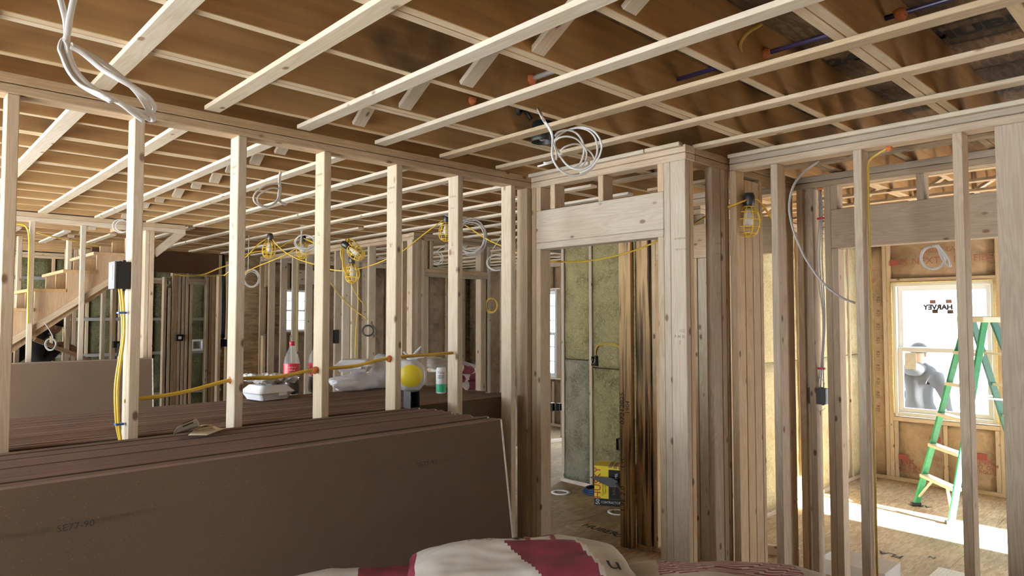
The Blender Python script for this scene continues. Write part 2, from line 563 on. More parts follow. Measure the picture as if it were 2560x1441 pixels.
M['foam_box'] = plain('foam_box', (0.80, 0.80, 0.82), 0.6)
M['film'] = film('film', (0.86, 0.86, 0.88), 0.42)
M['film_dense'] = film('film_dense', (0.83, 0.83, 0.86), 0.72)
M['foil'] = plain('foil', (0.62, 0.61, 0.58), 0.35, 0.25, var=0.3, scale=80)
M['pet'] = film('pet', (0.9, 0.92, 0.92), 0.16, 0.05)
M['cola'] = plain('cola', (0.02, 0.008, 0.006), 0.1)
M['red'] = plain('red', (0.55, 0.02, 0.035), 0.4)
M['red_cap'] = plain('red_cap', (0.40, 0.012, 0.04), 0.4)
M['yellow_print'] = plain('yellow_print', (0.78, 0.60, 0.03), 0.4)
M['paper'] = plain('paper', (0.72, 0.70, 0.62), 0.8, var=0.08, scale=20)
M['newsprint'] = plain('newsprint', (0.60, 0.53, 0.38), 0.85, var=0.15, scale=30)
M['green_print'] = plain('green_print', (0.03, 0.42, 0.20), 0.4)
M['bag_paper'] = plain('bag_paper', (0.62, 0.59, 0.54), 0.75, var=0.08, scale=12, bump=0.15)
M['bag_maroon'] = plain('bag_maroon', (0.20, 0.028, 0.055), 0.6, var=0.35, scale=9)
M['bag_tan'] = plain('bag_tan', (0.46, 0.40, 0.32), 0.75, var=0.12, scale=12, bump=0.15)
M['bag_kraft'] = plain('bag_kraft', (0.52, 0.40, 0.29), 0.8, var=0.1, scale=12)
M['cardboard'] = plain('cardboard', (0.36, 0.235, 0.13), 0.85, var=0.1, scale=14)
M['husky_yellow'] = plain('box_yellow', (0.85, 0.66, 0.04), 0.45)
M['husky_black'] = plain('box_black', (0.012, 0.012, 0.013), 0.5)
M['husky_red'] = plain('box_red', (0.42, 0.02, 0.05), 0.5)
M['hose_blue'] = plain('hose_blue', (0.02, 0.055, 0.16), 0.35)
M['ladder_green'] = plain('ladder_green', (0.02, 0.24, 0.11), 0.45, var=0.15, scale=30)
M['ladder_dark'] = plain('ladder_dark', (0.02, 0.12, 0.11), 0.5)
M['alu'] = plain('alu', (0.80, 0.74, 0.60), 0.45, 0.15)
M['skin'] = plain('skin', (0.30, 0.16, 0.11), 0.55)
M['hoodie'] = plain('hoodie', (0.013, 0.016, 0.022), 0.9, var=0.15, scale=25, bump=0.2)
M['jeans'] = plain('jeans', (0.05, 0.085, 0.14), 0.85, var=0.2, scale=40)
M['beanie'] = plain('beanie', (0.006, 0.008, 0.008), 0.95)
M['black_cloth'] = plain('black_cloth', (0.006, 0.006, 0.008), 0.9)
M['snow'] = plain('snow_ground', (0.72, 0.73, 0.75), 0.9, var=0.05, scale=0.6)
M['siding'] = plain('siding', (0.80, 0.80, 0.80), 0.8)
M['roof_grey'] = plain('roof_grey', (0.45, 0.46, 0.48), 0.9)
M['roof_dark'] = plain('box_grey', (0.10, 0.105, 0.11), 0.5)
M['stamp'] = plain('stamp_ink', (0.17, 0.13, 0.09), 0.9)
M['glass'] = film('glass', (0.9, 0.95, 0.95), 0.05, 0.02)
M['brown_bag'] = plain('brown_bag', (0.52, 0.32, 0.17), 0.85, var=0.2, scale=10, bump=0.3)

SP = lambda: random.choice([M['spruce'], M['spruce'], M['spruce_b']])

# ---------------------------------------------------------------- levels and wall lines (metres)
ZP = 2.491                                # underside of the top plates
ZT = 2.567                                # top of the double top plate
ZJ = 2.576                                # underside of the joists
ZS = 2.817                                # underside of the subfloor above
Y1, X2, YJ, X3, X4, XW = 2.934, 2.937, 1.845, 3.364, 4.178, 7.80
T, S4 = 0.038, 0.089

# ---------------------------------------------------------------- floor
floor = struct('floor')
n = 0
for j in range(12):
    for i in range(5):
        x0 = -2.5 + i * 2.44 - (1.22 if j % 2 else 0)
        y0 = -2.3 + j * 1.22
        x1, y1 = min(x0 + 2.44, 8.0), min(y0 + 1.22, 12.0)
        x0 = max(x0, -2.5)
        if x1 - x0 > 0.05 and y1 > y0 + 0.05:
            box('subfloor_panel', floor, (x0 + 0.0015, x1 - 0.0015), (y0 + 0.0015, y1 - 0.0015), (-0.02, 0), M['osb'], 'z', 0.001)
box('joist_bed', floor, (-2.5, 8.0), (-2.3, 12.0), (-0.3, -0.021), M['spruce_dark'], 'x')

ground = struct('ground')
box('ground_slab', ground, (-60, 70), (-60, 70), (-0.55, -0.40), M['snow'], 'x', 0)

# ---------------------------------------------------------------- ceiling: joists, subfloor above, strapping, bridging
ceiling = struct('ceiling', (0, 0, ZJ))
jy = [0.392, 0.80, 1.202, 1.605, 2.010, 2.415, 2.770, 3.160, 3.541, 3.893, 4.221, 4.600, 4.900, 5.357, 5.668, 6.048, 6.40]
jy = [0.392 - 0.403 * k for k in range(6, 0, -1)] + jy
while jy[-1] < 11.6:
    jy.append(jy[-1] + 0.40)
STAIR = (6.87, 7.95, -1.9, 1.78)          # stairwell y0 y1 x0 x1
for k, yc in enumerate(jy):
    dbl = (k % 2 == 1)
    plies = ((-T, 0), (0, T)) if dbl else ((-T / 2, T / 2),)
    for a, b in plies:
        sections = [(-2.45, 7.85)]
        if STAIR[0] < yc < STAIR[1]:
            sections = [(STAIR[3] + 0.04, 7.85)]
        for xa, xb in sections:
            box('joist', ceiling, (xa, xb), (yc + a + 0.0007, yc + b - 0.0007), (ZJ, ZS), (M['lvl_face'], M['lvl_edge']), 'x', 0.002)
for yy in (STAIR[0] - 0.04, STAIR[1]):
    box('stairwell_header', ceiling, (STAIR[2], STAIR[3] + 0.04), (yy, yy + T), (ZJ, ZS + 0.25), M['stair_ply'], 'x')
box('stairwell_header', ceiling, (STAIR[3], STAIR[3] + T), (STAIR[0], STAIR[1]), (ZJ, ZS), M['stair_ply'], 'y')
for j in range(12):
    for i in range(5):
        x0 = -2.5 + i * 2.44 - (1.22 if j % 2 == 0 else 0)
        y0 = -2.3 + j * 1.2
        x1, y1 = min(x0 + 2.44, 8.0), y0 + 1.2
        x0 = max(x0, -2.5)
        if x1 - x0 < 0.05:
            continue
        if y1 > STAIR[0] and y0 < STAIR[1]:          # leave the stairwell open
            if y0 < STAIR[0]:
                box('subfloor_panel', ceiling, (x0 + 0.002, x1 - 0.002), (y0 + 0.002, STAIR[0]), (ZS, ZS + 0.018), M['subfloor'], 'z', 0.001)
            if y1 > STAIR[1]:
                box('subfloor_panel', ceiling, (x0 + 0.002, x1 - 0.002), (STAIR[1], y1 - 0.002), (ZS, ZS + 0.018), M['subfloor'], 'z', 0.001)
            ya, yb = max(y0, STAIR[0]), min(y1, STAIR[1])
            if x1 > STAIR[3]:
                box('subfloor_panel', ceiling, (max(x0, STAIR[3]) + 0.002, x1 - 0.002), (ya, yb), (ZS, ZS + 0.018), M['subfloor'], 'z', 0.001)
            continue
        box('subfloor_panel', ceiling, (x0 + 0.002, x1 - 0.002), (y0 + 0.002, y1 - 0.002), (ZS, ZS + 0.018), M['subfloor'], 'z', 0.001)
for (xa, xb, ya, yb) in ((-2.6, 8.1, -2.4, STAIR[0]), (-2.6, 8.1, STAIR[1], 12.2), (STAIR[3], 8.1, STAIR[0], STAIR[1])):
    box('leak_cover', ceiling, (xa, xb), (ya, yb), (ZS + .0185, ZS + .06), M['subfloor'], 'x', 0)  # unseen cover added to stop sun leaking through the panel gaps
# upper storey shell over the stairwell and the roof above
upper = struct('wall_upper', (0, 7.4, ZS))
for (xa, xb, ya, yb) in ((-2.5, 2.3, 6.4, 6.45), (-2.5, 2.3, 8.4, 8.45), (-2.5, -2.45, 6.4, 8.45), (2.3, 2.35, 6.4, 8.45)):
    box('upper_sheathing', upper, (xa, xb), (ya, yb), (ZS + 0.02, 5.2), M['sheath'], 'z')
box('upper_ceiling', upper, (-2.5, 2.35), (6.4, 8.45), (5.2, 5.24), M['sheath'], 'z')

STRAP0, SPAN = 0.635, 0.4064
for i in range(-7, 18):
    xr = STRAP0 + SPAN * i
    xl = xr - 0.064
    runs = []
    if xr < X2 - 0.02:
        runs = [(-2.2, 2.888), (3.03, 6.72), (6.86 if xl > STAIR[3] + 0.1 else 8.0, 9.4)]
    elif xr < X3 - 0.05:
        runs = [(-2.2, YJ + 0.01), (YJ + 0.1, 5.68), (5.79, 9.36)]
    else:
        runs = [(-2.2, 2.70), (2.86, 5.68), (5.79, 9.36)]
    for a, b in runs:
        o = box('strapping', ceiling, (xl, xr), (a + random.uniform(-.006, .006), b + random.uniform(-.006, .006)), (ZJ - 0.019, ZJ - 0.0005), M['strap_b' if (i >= 4 and a < 0) else 'strap'], 'y', 0.002)
# cross bridging between the joists
for xb in (1.60, 5.55):
    for a, b in zip(jy, jy[1:]):
        if b < 9.4 and not (xb < 2 and 2.6 < a < 3.0):
            off = random.uniform(-.03, .03)
            bar('cross_bridging', ceiling, (xb + off, b - 0.03, ZJ + 0.012), (xb + off, a + 0.03, ZS - 0.02), 0.062, 0.019, M['strap'], (1, 0, 0), 0.002)
# stamps on the underside of the subfloor
pc = ON('Z', ZS, 2470, 62)
lettering('HUBER', 0.13, M['ink'], (pc.x, pc.y, ZS), (0, -1, 0), (-1, 0, 0), ceiling, 'panel_stamp', thick=0.002, bold=.006)
bm = bmesh.new()
for k in range(40):
    a0, a1 = 2 * math.pi * k / 40, 2 * math.pi * (k + 1) / 40
    v = [bm.verts.new((math.cos(a) * 0.12 * s, math.sin(a) * 0.40 * s, 0)) for a, s in ((a0, 1), (a1, 1), (a1, 0.955), (a0, 0.955))]
    bm.faces.new(v)
mesh_obj('panel_stamp', bm, M['ink'], ceiling, Matrix.Translation((pc.x, pc.y, ZS - 0.002)))
for (px, py, s) in ((2110, 150, '24'), (2340, 92, '4')):
    p = ON('Z', ZS, px, py)
    lettering(s, 0.13, M['ink'], (p.x, p.y, ZS), (0, -1, 0), (-1, 0, 0), ceiling, 'panel_stamp', thick=0.002, bold=.008)


# ---------------------------------------------------------------- framed walls
def stud_x(w, x0, y0, z0=T, z1=ZP, mat=None, depth=S4):          # stud of a wall that runs along X: narrow along X
    return box('stud', w, (x0, x0 + T), (y0, y0 + depth), (z0, z1), mat or SP(), 'z')


def stud_y(w, x0, y0, z0=T, z1=ZP, mat=None, depth=S4):          # stud of a wall that runs along Y: narrow along Y
    return box('stud', w, (x0, x0 + depth), (y0, y0 + T), (z0, z1), mat or SP(), 'z')


def plates_x(w, xa, xb, y, mat=None, bottom=True):
    mat = mat or M['plate']
    box('top_plate', w, (xa, xb), (y, y + S4), (ZP, ZP + T - .002), mat, 'x', .004)
    box('top_plate', w, (xa, xb), (y, y + S4), (ZP + T, ZT), mat, 'x')
    if bottom:
        box('bottom_plate', w, (xa, xb), (y, y + S4), (0, T - .001), mat, 'x')


def plates_y(w, ya, yb, x, mat=None, bottom=((None, None),)):
    mat = mat or M['plate']
    box('top_plate', w, (x, x + S4), (ya, yb), (ZP, ZP + T - .002), mat, 'y', .004)
    box('top_plate', w, (x, x + S4), (ya, yb), (ZP + T, ZT), mat, 'y')
    for a, b in bottom:
        if a is None:
            a, b = ya, yb
        box('bottom_plate', w, (x, x + S4), (a, b), (0, T - .001), mat, 'y')


# wall_left: the open stud partition between the two drywall stacks
w = wall_left = struct('wall_left', (0.3, Y1, 0))
plates_x(w, -2.4, X2 - 0.001, Y1)
for i in range(-6, 7):
    stud_x(w, 0.327 + SPAN * i, Y1, mat=M['spruce'] if i != 0 else M['spruce_b'])
stud_x(w, 2.899, Y1, mat=M['spruce_b'])

# wall_center: short wall with the cased opening
w = wall_center = struct('wall_center', (X2, 2.4, 0))
plates_y(w, YJ, Y1 + S4, X2, M['spruce_b'], ((2.87, Y1 + S4), (YJ, 2.0)))
box('drywall_nailer', w, (X2 - 0.034, X2 - .001), (2.45, Y1 - 0.004), (ZT - 0.012, ZJ), M['strap'], 'y')
box('drywall_nailer', w, (X2 - 0.034, X2 - .001), (2.075, 2.44), (ZT - 0.012, ZJ), M['strap'], 'y')
box('drywall_nailer', w, (X2 - 0.034, X2 - .001), (1.86, 2.07), (ZT - 0.012, ZJ), M['strap'], 'y')
stud_y(w, X2, 2.8955, mat=M['spruce_b'])
stud_y(w, X2, Y1 + .002, mat=M['spruce_b'])
stud_y(w, X2, 2.857, z1=2.112, mat=M['spruce_b'])
stud_y(w, X2, 1.938, mat=M['spruce'])
stud_y(w, X2, 1.9765, z1=2.112, mat=M['spruce'])
box('header', w, (X2, X2 + S4), (1.978, 2.894), (2.151, 2.345), M['spruce'], 'y')
box('header', w, (X2, X2 + S4), (1.978, 2.894), (2.112, 2.150), M['spruce'], 'y')
for y0 in (2.855, 2.737, 2.371, 1.9765):
    stud_y(w, X2, y0, 2.346, ZP, M['spruce_b'])
box('stud', w, (X2, X2 + T), (YJ + .004, 1.937), (T, ZP), M['spruce'], 'z')
box('stud', w, (X2 + T + .001, X2 + 2 * T), (YJ + .004, 1.937), (T, ZP), M['spruce_b'], 'z')

# wall_jog: runs back from the corner post to the inner wall
w = wall_jog = struct('wall_jog', (3.2, YJ, 0))
plates_x(w, X2 + S4 + .001, X4 - .001, YJ, M['plate'])
box('stud', w, (3.18, 3.18 + S4), (YJ, YJ + T), (T, ZP), M['spruce_grey'], 'z')
box('stud', w, (3.272, 3.321), (YJ, YJ + T), (T, ZP), M['spruce_grey'], 'z')
box('stud', w, (3.322, 3.360), (YJ, YJ + S4), (T, ZP), M['spruce_dark'], 'z')
for x0 in (3.532, 3.618):
    box('stud', w, (x0, x0 + 0.084), (YJ, YJ + T), (T, ZP - .02), M['spruce_b'], 'z')
stud_x(w, 3.705, YJ, mat=M['spruce_b'])
box('stud', w, (4.027, 4.14), (YJ, YJ + T), (T, ZP), M['spruce_b'], 'z')

# wall_right: closet front on the right
w = wall_right = struct('wall_right', (X3, 1.2, 0))
plates_y(w, -2.2, YJ - .001, X3, M['spruce_grey'])
box('drywall_nailer', w, (X3 - 0.034, X3 - .001), (-2.1, YJ - .01), (ZT - 0.012, ZJ), M['strap'], 'y')
stud_y(w, X3, 1.806, mat=M['spruce_b'])
stud_y(w, X3, 1.575, mat=M['spruce_grey'])
stud_y(w, X3, 1.168, mat=M['spruce_grey'])
stud_y(w, X3, 0.762, mat=M['spruce_grey'])
box('stud', w, (X3, X3 + T), (0.648 - 0.14, 0.648), (T, ZP), M['spruce_grey'], 'z')
for k in range(1, 6):
    stud_y(w, X3, 0.762 - SPAN * (k + .3), mat=M['spruce_grey'])

# wall_inner: second framed wall behind it, with a wide headered opening
w = wall_inner = struct('wall_inner', (X4, 1.6, 0))
plates_y(w, 0.2, 2.95, X4, M['spruce_grey'], ((1.60, 2.25), (0.2, 0.5)))
stud_y(w, X4, 1.800, mat=M['spruce_b'])
stud_y(w, X4, 1.740, mat=M['spruce_b'])
stud_y(w, X4, 1.632, mat=M['spruce_b'])
stud_y(w, X4, 1.594, z1=2.110, mat=M['spruce_b'])
stud_y(w, X4, 1.594, z0=2.346, mat=M['spruce_b'])
box('header', w, (X4, X4 + S4), (0.45, 1.632), (2.111, 2.345), M['spruce_grey'], 'y')
for y0 in (1.132, 0.73):
    stud_y(w, X4, y0, 2.346, ZP, M['spruce_grey'])
stud_y(w, X4, 0.41, mat=M['spruce_grey'])
box('header', w, (X4, X4 + S4), (1.90, 2.886), (2.112, 2.345), M['spruce_b'], 'y')
stud_y(w, X4, 2.30, z1=2.111, mat=M['spruce_b'])
box('stud', w, (X4 + .002, X4 + S4), (2.547, 2.606), (T, 2.111), M['spruce_b'], 'z')
box('stud', w, (X4 + .01, X4 + S4 + .01), (2.455, 2.545), (T, 2.111), M['spruce'], 'z')
stud_y(w, X4, 2.888, mat=M['spruce_b'])
box('bottom_plate', w, (X4, X4 + S4), (2.44, 2.93), (0, T), M['spruce_b'], 'y')

# engineered lumber post leaning in the opening behind the doorway
lv = thing('lvl_post', 'dark streaked laminated lumber boards stood upright in the doorway', 'lumber', (4.16, 3.04, 0))
box('board', lv, (4.10, 4.145), (3.058, 3.168), (0.0, 2.46), M['lvl_dark'], 'z')
box('board', lv, (4.155, 4.20), (2.930, 3.056), (0.035, 2.46), M['lvl_dark'], 'z')
box('board', lv, (4.15, 4.24), (2.928, 3.06), (0.0, 0.034), M['spruce_dark'], 'y')
for zc, s, sz, st in ((1.02, '07212025', 0.06, 0.0), (1.03, '1904', 0.05, 0.05), (0.62, 'LVL', 0.05, 0.0), (0.35, '1.9E 2.0', 0.06, 0.0)):
    lettering(s, sz, M['ink'], (4.10, 3.14 - st, zc), (0, 0, 1), (0, 1, 0), lv, 'stamp', thick=0.001)

# hall wall with mineral wool batts
XH = 5.256
w = wall_hall = struct('wall_hall', (XH, 4.2, 0))
plates_y(w, 2.95, 4.83, XH, M['spruce'])
ys = [4.775, 4.399, 3.996, 3.590, 3.184]
for y0 in ys:
    stud_y(w, XH, y0, mat=M['spruce'])


def batt(parent, xr, yr, zr, mat, amp=0.012, name='insulation_batt', nseg=(5, 24), face='x', sign=-1):
    """soft batt filling a stud bay; its open face is lumpy"""
    bm = bmesh.new()
    nu, nv = nseg
    seed = random.uniform(0, 50)
    g = []
    for i in range(nu + 1):
        row = []
        for j in range(nv + 1):
            u, v = i / nu, j / nv
            e = min(u, 1 - u, v * 3, (1 - v) * 3) * 6
            puff = amp * (noise.noise((u * 2 + seed, v * 7, seed)) + 0.5 * noise.noise((u * 6, v * 20 + seed, 3))) - amp * 0.9 * max(0, 1 - e)
            z = zr[0] + (zr[1] - zr[0]) * v
            if face == 'x':
                x = (xr[0] if sign < 0 else xr[1]) + sign * puff
                row.append(bm.verts.new((x, yr[0] + (yr[1] - yr[0]) * u, z)))
            else:
                y = (yr[0] if sign < 0 else yr[1]) + sign * puff
                row.append(bm.verts.new((xr[0] + (xr[1] - xr[0]) * u, y, z)))
        g.append(row)
    for i in range(nu):
        for j in range(nv):
            f = bm.faces.new((g[i][j], g[i + 1][j], g[i + 1][j + 1], g[i][j + 1]))
            f.smooth = True
    # back slab closes the batt
    back = [bm.verts.new(Vector(c)) for c in (
        [(xr[1] if sign < 0 else xr[0], y, z) for y, z in ((yr[0], zr[0]), (yr[1], zr[0]), (yr[1], zr[1]), (yr[0], zr[1]))] if face == 'x' else
        [(x, yr[1] if sign < 0 else yr[0], z) for x, z in ((xr[0], zr[0]), (xr[1], zr[0]), (xr[1], zr[1]), (xr[0], zr[1]))])]
    bm.faces.new(back)
    rim = [[g[i][0] for i in range(nu + 1)], [g[nu][j] for j in range(nv + 1)], [g[i][nv] for i in range(nu, -1, -1)], [g[0][j] for j in range(nv, -1, -1)]]
    for k, edge in enumerate(rim):
        bm.faces.new(edge + [back[(k + 1) % 4], back[k]])
    bmesh.ops.recalc_face_normals(bm, faces=bm.faces)
    return mesh_obj(name, bm, mat, parent)


batt(w, (XH + 0.012, XH + S4), (4.44, 4.772), (1.27, ZP), M['wool'])
batt(w, (XH + 0.004, XH + S4), (4.44, 4.775), (T, 1.262), M['wool_grey'])
batt(w, (XH + 0.010, XH + S4), (4.037, 4.397), (1.20, ZP), M['wool'])
batt(w, (XH + 0.010, XH + S4), (4.037, 4.397), (T, 1.19), M['wool'])
for y0, y1 in ((3.63, 3.994), (3.224, 3.588)):
    batt(w, (XH + 0.012, XH + S4), (y0, y1), (T, ZP), M['wool'])
box('sheathing', w, (XH + S4 + .001, XH + S4 + .012), (2.95, 4.83), (0, ZT), M['sheath'], 'z')
for (yy, zz, s) in ((4.60, 0.94, 'R15'), (4.62, 0.50, 'R15')):
    lettering(s, 0.07, M['wool_ink'], (XH - 0.004, yy, zz), (0, 0, -1), (0, -1, 0), w, 'stamp', thick=0.004)

for (wl, plane, v, px, py, t_, sz) in (
        (wall_center, 'X', X2, 1700, 597, 'INTERFOR', .014), (wall_center, 'X', X2, 1702, 624, 'SPF-HT 112', .012), (wall_center, 'X', X2, 1705, 828, '112', .022), (wall_center, 'X', X2, 1700, 842, 'R.46 SL', .02), (wall_center, 'X', X2, 1700, 857, '2', .024),
        (wall_jog, 'Y', YJ, 1797, 610, 'INTERFOR', .014), (wall_jog, 'Y', YJ, 1797, 636, 'SPF-HT 112', .012), (wall_jog, 'Y', YJ, 1795, 735, '12 SL', .02), (wall_jog, 'Y', YJ, 1795, 750, '2', .022)):
    p = ON(plane, v, px, py)
    lettering(t_, sz, M['stamp'], p, (0, -1, 0) if plane == 'X' else (1, 0, 0), (0, 0, 1), wl, 'grade_stamp', thick=.0012)
for i in (1, 2, 3, 4, 5):
    xs0 = 0.327 + SPAN * i
    for dz, t_, sz in ((.42, 'INTERFOR', .013), (.36, 'SPF-HT', .012), (.14, 'SL', .022), (.11, '112', .02)):
        lettering(t_, sz, M['stamp'], (xs0, Y1 + .045, 1.95 + dz + random.uniform(-.02, .02)), (0, -1, 0), (0, 0, 1), wall_left, 'grade_stamp', thick=.0012)

# ---------------------------------------------------------------- right room: window wall and its left wall
w = wall_far_right = struct('wall_far_right', (XW, 2.0, 0))
WY0, WY1, WZ0, WZ1 = 1.545, 2.440, 0.680, 2.052       # the window by the ladder
box('top_plate', w, (XW, XW + .14), (-2.2, 9.5), (ZP, ZT), M['spruce'], 'y')
box('bottom_plate', w, (XW, XW + .14), (-2.2, 9.5), (0, T), M['spruce'], 'y')
ZR = 2.11
FAR_WY = (7.25, 8.12, 0.74, 2.14)                     # second window, seen past the middle of the picture
def bay(y0, y1, z0, z1, mat, step=0.0):
    batt(w, (XW + 0.02 + step, XW + .13), (y0, y1), (z0, z1), mat, 0.010, nseg=(4, 12))
for y0 in (WY1 + 0.012, WY1 + .052, WY0 - 0.052, WY0 - .09):
    box('stud', w, (XW, XW + .14), (y0, y0 + T), (T, ZP), M['spruce'], 'z')
box('window_header', w, (XW, XW + .14), (WY0 - .014, WY1 + .012), (WZ1 + .015, WZ1 + .05), M['spruce'], 'y')
box('window_sill_plate', w, (XW, XW + .14), (WY0 - .014, WY1 + .012), (WZ0 - .06, WZ0 - .02), M['spruce'], 'y')
for y0 in (WY0 - .012, WY1 - .03, 1.97):
    box('stud', w, (XW + (0.02 if y0 == 1.97 else 0), XW + .14), (y0, y0 + T), (T, WZ0 - .062), M['spruce'], 'z')
bay(WY1 + .092, 2.71, T, ZP, M['kraft'])
bay(WY0 + .028, 1.968, T, WZ0 - .063, M['kraft'])
bay(2.01, WY1 - .032, T, WZ0 - .063, M['kraft'])
bay(WY0 - .014, WY1 + .010, WZ1 + .052, ZP, M['kraft'], 0.01)
yy = WY0 - 0.09
k = 0
while yy > -2.0:
    if yy - SPAN > 0.75 or yy < -1.4:
        box('stud', w, (XW, XW + .14), (yy - SPAN, yy - SPAN + T), (T, ZP), M['spruce'], 'z')
        bay(yy - SPAN + T, yy, T, ZP, M['kraft'])
    yy -= SPAN
yy = 2.83
while yy < 9.2:
    y1 = yy + SPAN
    hit = y1 > FAR_WY[0] - .1 and yy < FAR_WY[1] + .1
    if y1 > 4.95 and yy < 6.33:
        yy = y1
        continue
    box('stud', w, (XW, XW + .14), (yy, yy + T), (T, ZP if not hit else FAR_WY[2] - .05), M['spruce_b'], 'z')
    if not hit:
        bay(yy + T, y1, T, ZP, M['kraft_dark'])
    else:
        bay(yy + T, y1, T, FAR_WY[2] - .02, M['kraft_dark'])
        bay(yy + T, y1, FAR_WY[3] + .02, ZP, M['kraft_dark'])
    yy = y1
# sheathing with the two openings left free
def sheath_x(x, ya, yb, holes, zt=ZS + .3):
    yc = ya
    for (h0, h1, z0, z1) in sorted(holes):
        box('sheathing', w, (x, x + .012), (yc, h0), (-.3, zt), M['sheath'], 'z', 0)
        box('sheathing', w, (x, x + .012), (h0, h1), (-.3, z0), M['sheath'], 'z', 0)
        box('sheathing', w, (x, x + .012), (h0, h1), (z1, zt), M['sheath'], 'z', 0)
        yc = h1
    box('sheathing', w, (x, x + .012), (yc, yb), (-.3, zt), M['sheath'], 'z', 0)
FAR_FILL_WY = (4.98, 6.30, 0.12, 2.10)                   # added glazed opening, hidden by the hall wall, to light the far room floor
SIDE_FILL_WY = (-1.55, 0.75, 0.12, 2.10)                  # added glazed opening out of view, brings more skylight into the right room
sheath_x(XW + .141, -2.3, 9.6, [SIDE_FILL_WY, (WY0, WY1, WZ0, WZ1), FAR_FILL_WY, (FAR_WY[0], FAR_WY[1], FAR_WY[2], FAR_WY[3])])
# printed facing
for (px, py, s, sz, mt) in ((2262, 1155, 'PINK', 0.085, 'red_print'), (2264, 1168, 'NEXT GEN', 0.055, 'red_print'), (2264, 1178, 'FIBERGLAS', 0.048, 'red_print'),
                            (2455, 1155, 'PINK', 0.085, 'red_print'), (2458, 1170, 'NEXT GEN', 0.055, 'red_print'), (2456, 1181, 'FIBERGLAS', 0.048, 'red_print'),
                            (2345, 1150, 'R21', 0.06, 'red_pale'), (2360, 1168, '21 x 93', 0.05, 'red_pale'), (2350, 1120, 'PINK', 0.05, 'red_pale'),
                            (2280, 655, 'PINK NEXT', 0.10, 'red_pale'), (2350, 625, 'FIBERGLAS', 0.07, 'red_pale'), (2440, 645, 'R21 FIBER', 0.09, 'red_pale')):
    p = ON('X', XW + .003, px, py)
    lettering(s, sz, M[mt], p, (0, -1, 0), (0, 0, 1), w, 'facing_print', thick=0.002)
for (px, py) in ((2257, 1143), (2452, 1143), (2233, 658), (2338, 1100)):
    p = ON('X', XW + .003, px, py)
    box('facing_print', w, (p.x - .003, p.x - .002), (p.y - .05, p.y + .05), (p.z - .028, p.z + .028), M['red_print'], 'z', 0)
for k in range(9):
    p = ON('X', XW + .003, 2195, 750 + k * 34)
    lettering('R21', 0.045, M['ink_faint'], p, (0, 0, -1), (0, -1, 0), w, 'facing_print', thick=0.002)


def window(name, x, y0, y1, z0, z1, mullions=True, sticker=False):
    f = struct(name, (x, (y0 + y1) / 2, z0))
    d = .11
    for (ya, yb, za, zb) in ((y0, y0 + .035, z0, z1), (y1 - .035, y1, z0, z1), (y0 + .035, y1 - .035, z0, z0 + .035), (y0 + .035, y1 - .035, z1 - .035, z1)):
        box('window_frame', f, (x + .01, x + .01 + d), (ya, yb), (za, zb), M['vinyl'], None, .004)
    zm = (z0 + z1) / 2
    for (za, zb, xo) in ((z0 + .035, zm + .02, .035), (zm - .02, z1 - .035, .07)):
        s = .045
        for (ya, yb, a, b) in ((y0 + .036, y0 + .036 + s, za, zb), (y1 - .036 - s, y1 - .036, za, zb), (y0 + .036 + s, y1 - .036 - s, za, za + s), (y0 + .036 + s, y1 - .036 - s, zb - s, zb)):
            box('sash', f, (x + xo, x + xo + .03), (ya, yb), (a, b), M['vinyl'], None, .003)
        box('pane', f, (x + xo + .013, x + xo + .017), (y0 + .082, y1 - .082), (za + s, zb - s), M['glass'], 'z', 0)
        if mullions:
            for k in (1, 2):
                zz = za + (zb - za) * k / 3
                box('muntin', f, (x + xo + .012, x + xo + .018), (y0 + .082, y1 - .082), (zz - .008, zz + .008), M['vinyl'], None, .001)
            yy = (y0 + y1) / 2
            box('muntin', f, (x + xo + .011, x + xo + .019), (yy - .008, yy + .008), (za + s, zb - s), M['vinyl'], None, .001)
    return f


win1 = window('window_1', XW, WY0, WY1, WZ0, WZ1, False)
window('fill_window_side', XW, *SIDE_FILL_WY, False)
window('fill_window_far', XW, *FAR_FILL_WY, False)
window('window_2', XW, FAR_WY[0], FAR_WY[1], FAR_WY[2], FAR_WY[3], True)
# expanding foam bead round the window
tube('foam_seal', win1, [(XW - .002, WY1 + .004, WZ0 + .02), (XW - .004, WY1 + .006, 1.0), (XW - .001, WY1 + .005, 1.5), (XW - .003, WY1 + .004, WZ1)], 0.009, M['foam_cream'], 5)
tube('foam_seal', win1, [(XW - .002, WY1, WZ1 + .006), (XW - .004, 2.0, WZ1 + .006), (XW - .002, WY0, WZ1 + .006)], 0.008, M['foam_cream'], 5)
tube('foam_seal', win1, [(XW - .006, WY0 - .004, WZ0), (XW - .012, WY0 - .006, WZ0 + .2), (XW - .004, WY0 - .004, .95), (XW - .004, WY0 - .005, WZ1)], 0.012, M['foam_cream'], 5)
# maker's sticker on the upper pane, read from outside, and a paper tag on the lower one
xs = XW + .082
yc = ON('X', xs, 2345, 770).y
lettering('HARVEY', .07, M['ink'], (xs - .004, yc, ON('X', xs, 2345, 769).z), (0, -1, 0), (0, 0, 1), win1, 'sticker_lettering', mirror=True, bold=.004)
for (px, py, mt) in ((2332, 755, 'red_pale'), (2372, 754, 'red_pale'), (2338, 779, 'ink_faint'), (2376, 780, 'ink_faint')):
    p = ON('X', xs, px, py)
    box('sticker', win1, (p.x - .004, p.x - .003), (p.y - .026, p.y + .026), (p.z - .018, p.z + .018), M[mt], 'z', 0)
p = ON('X', XW + .045, 2276, 903)
box('paper_tag', win1, (p.x - .004, p.x - .003), (p.y - .052, p.y + .052), (p.z - .085, p.z + .085), M['paper'], 'z', 0)

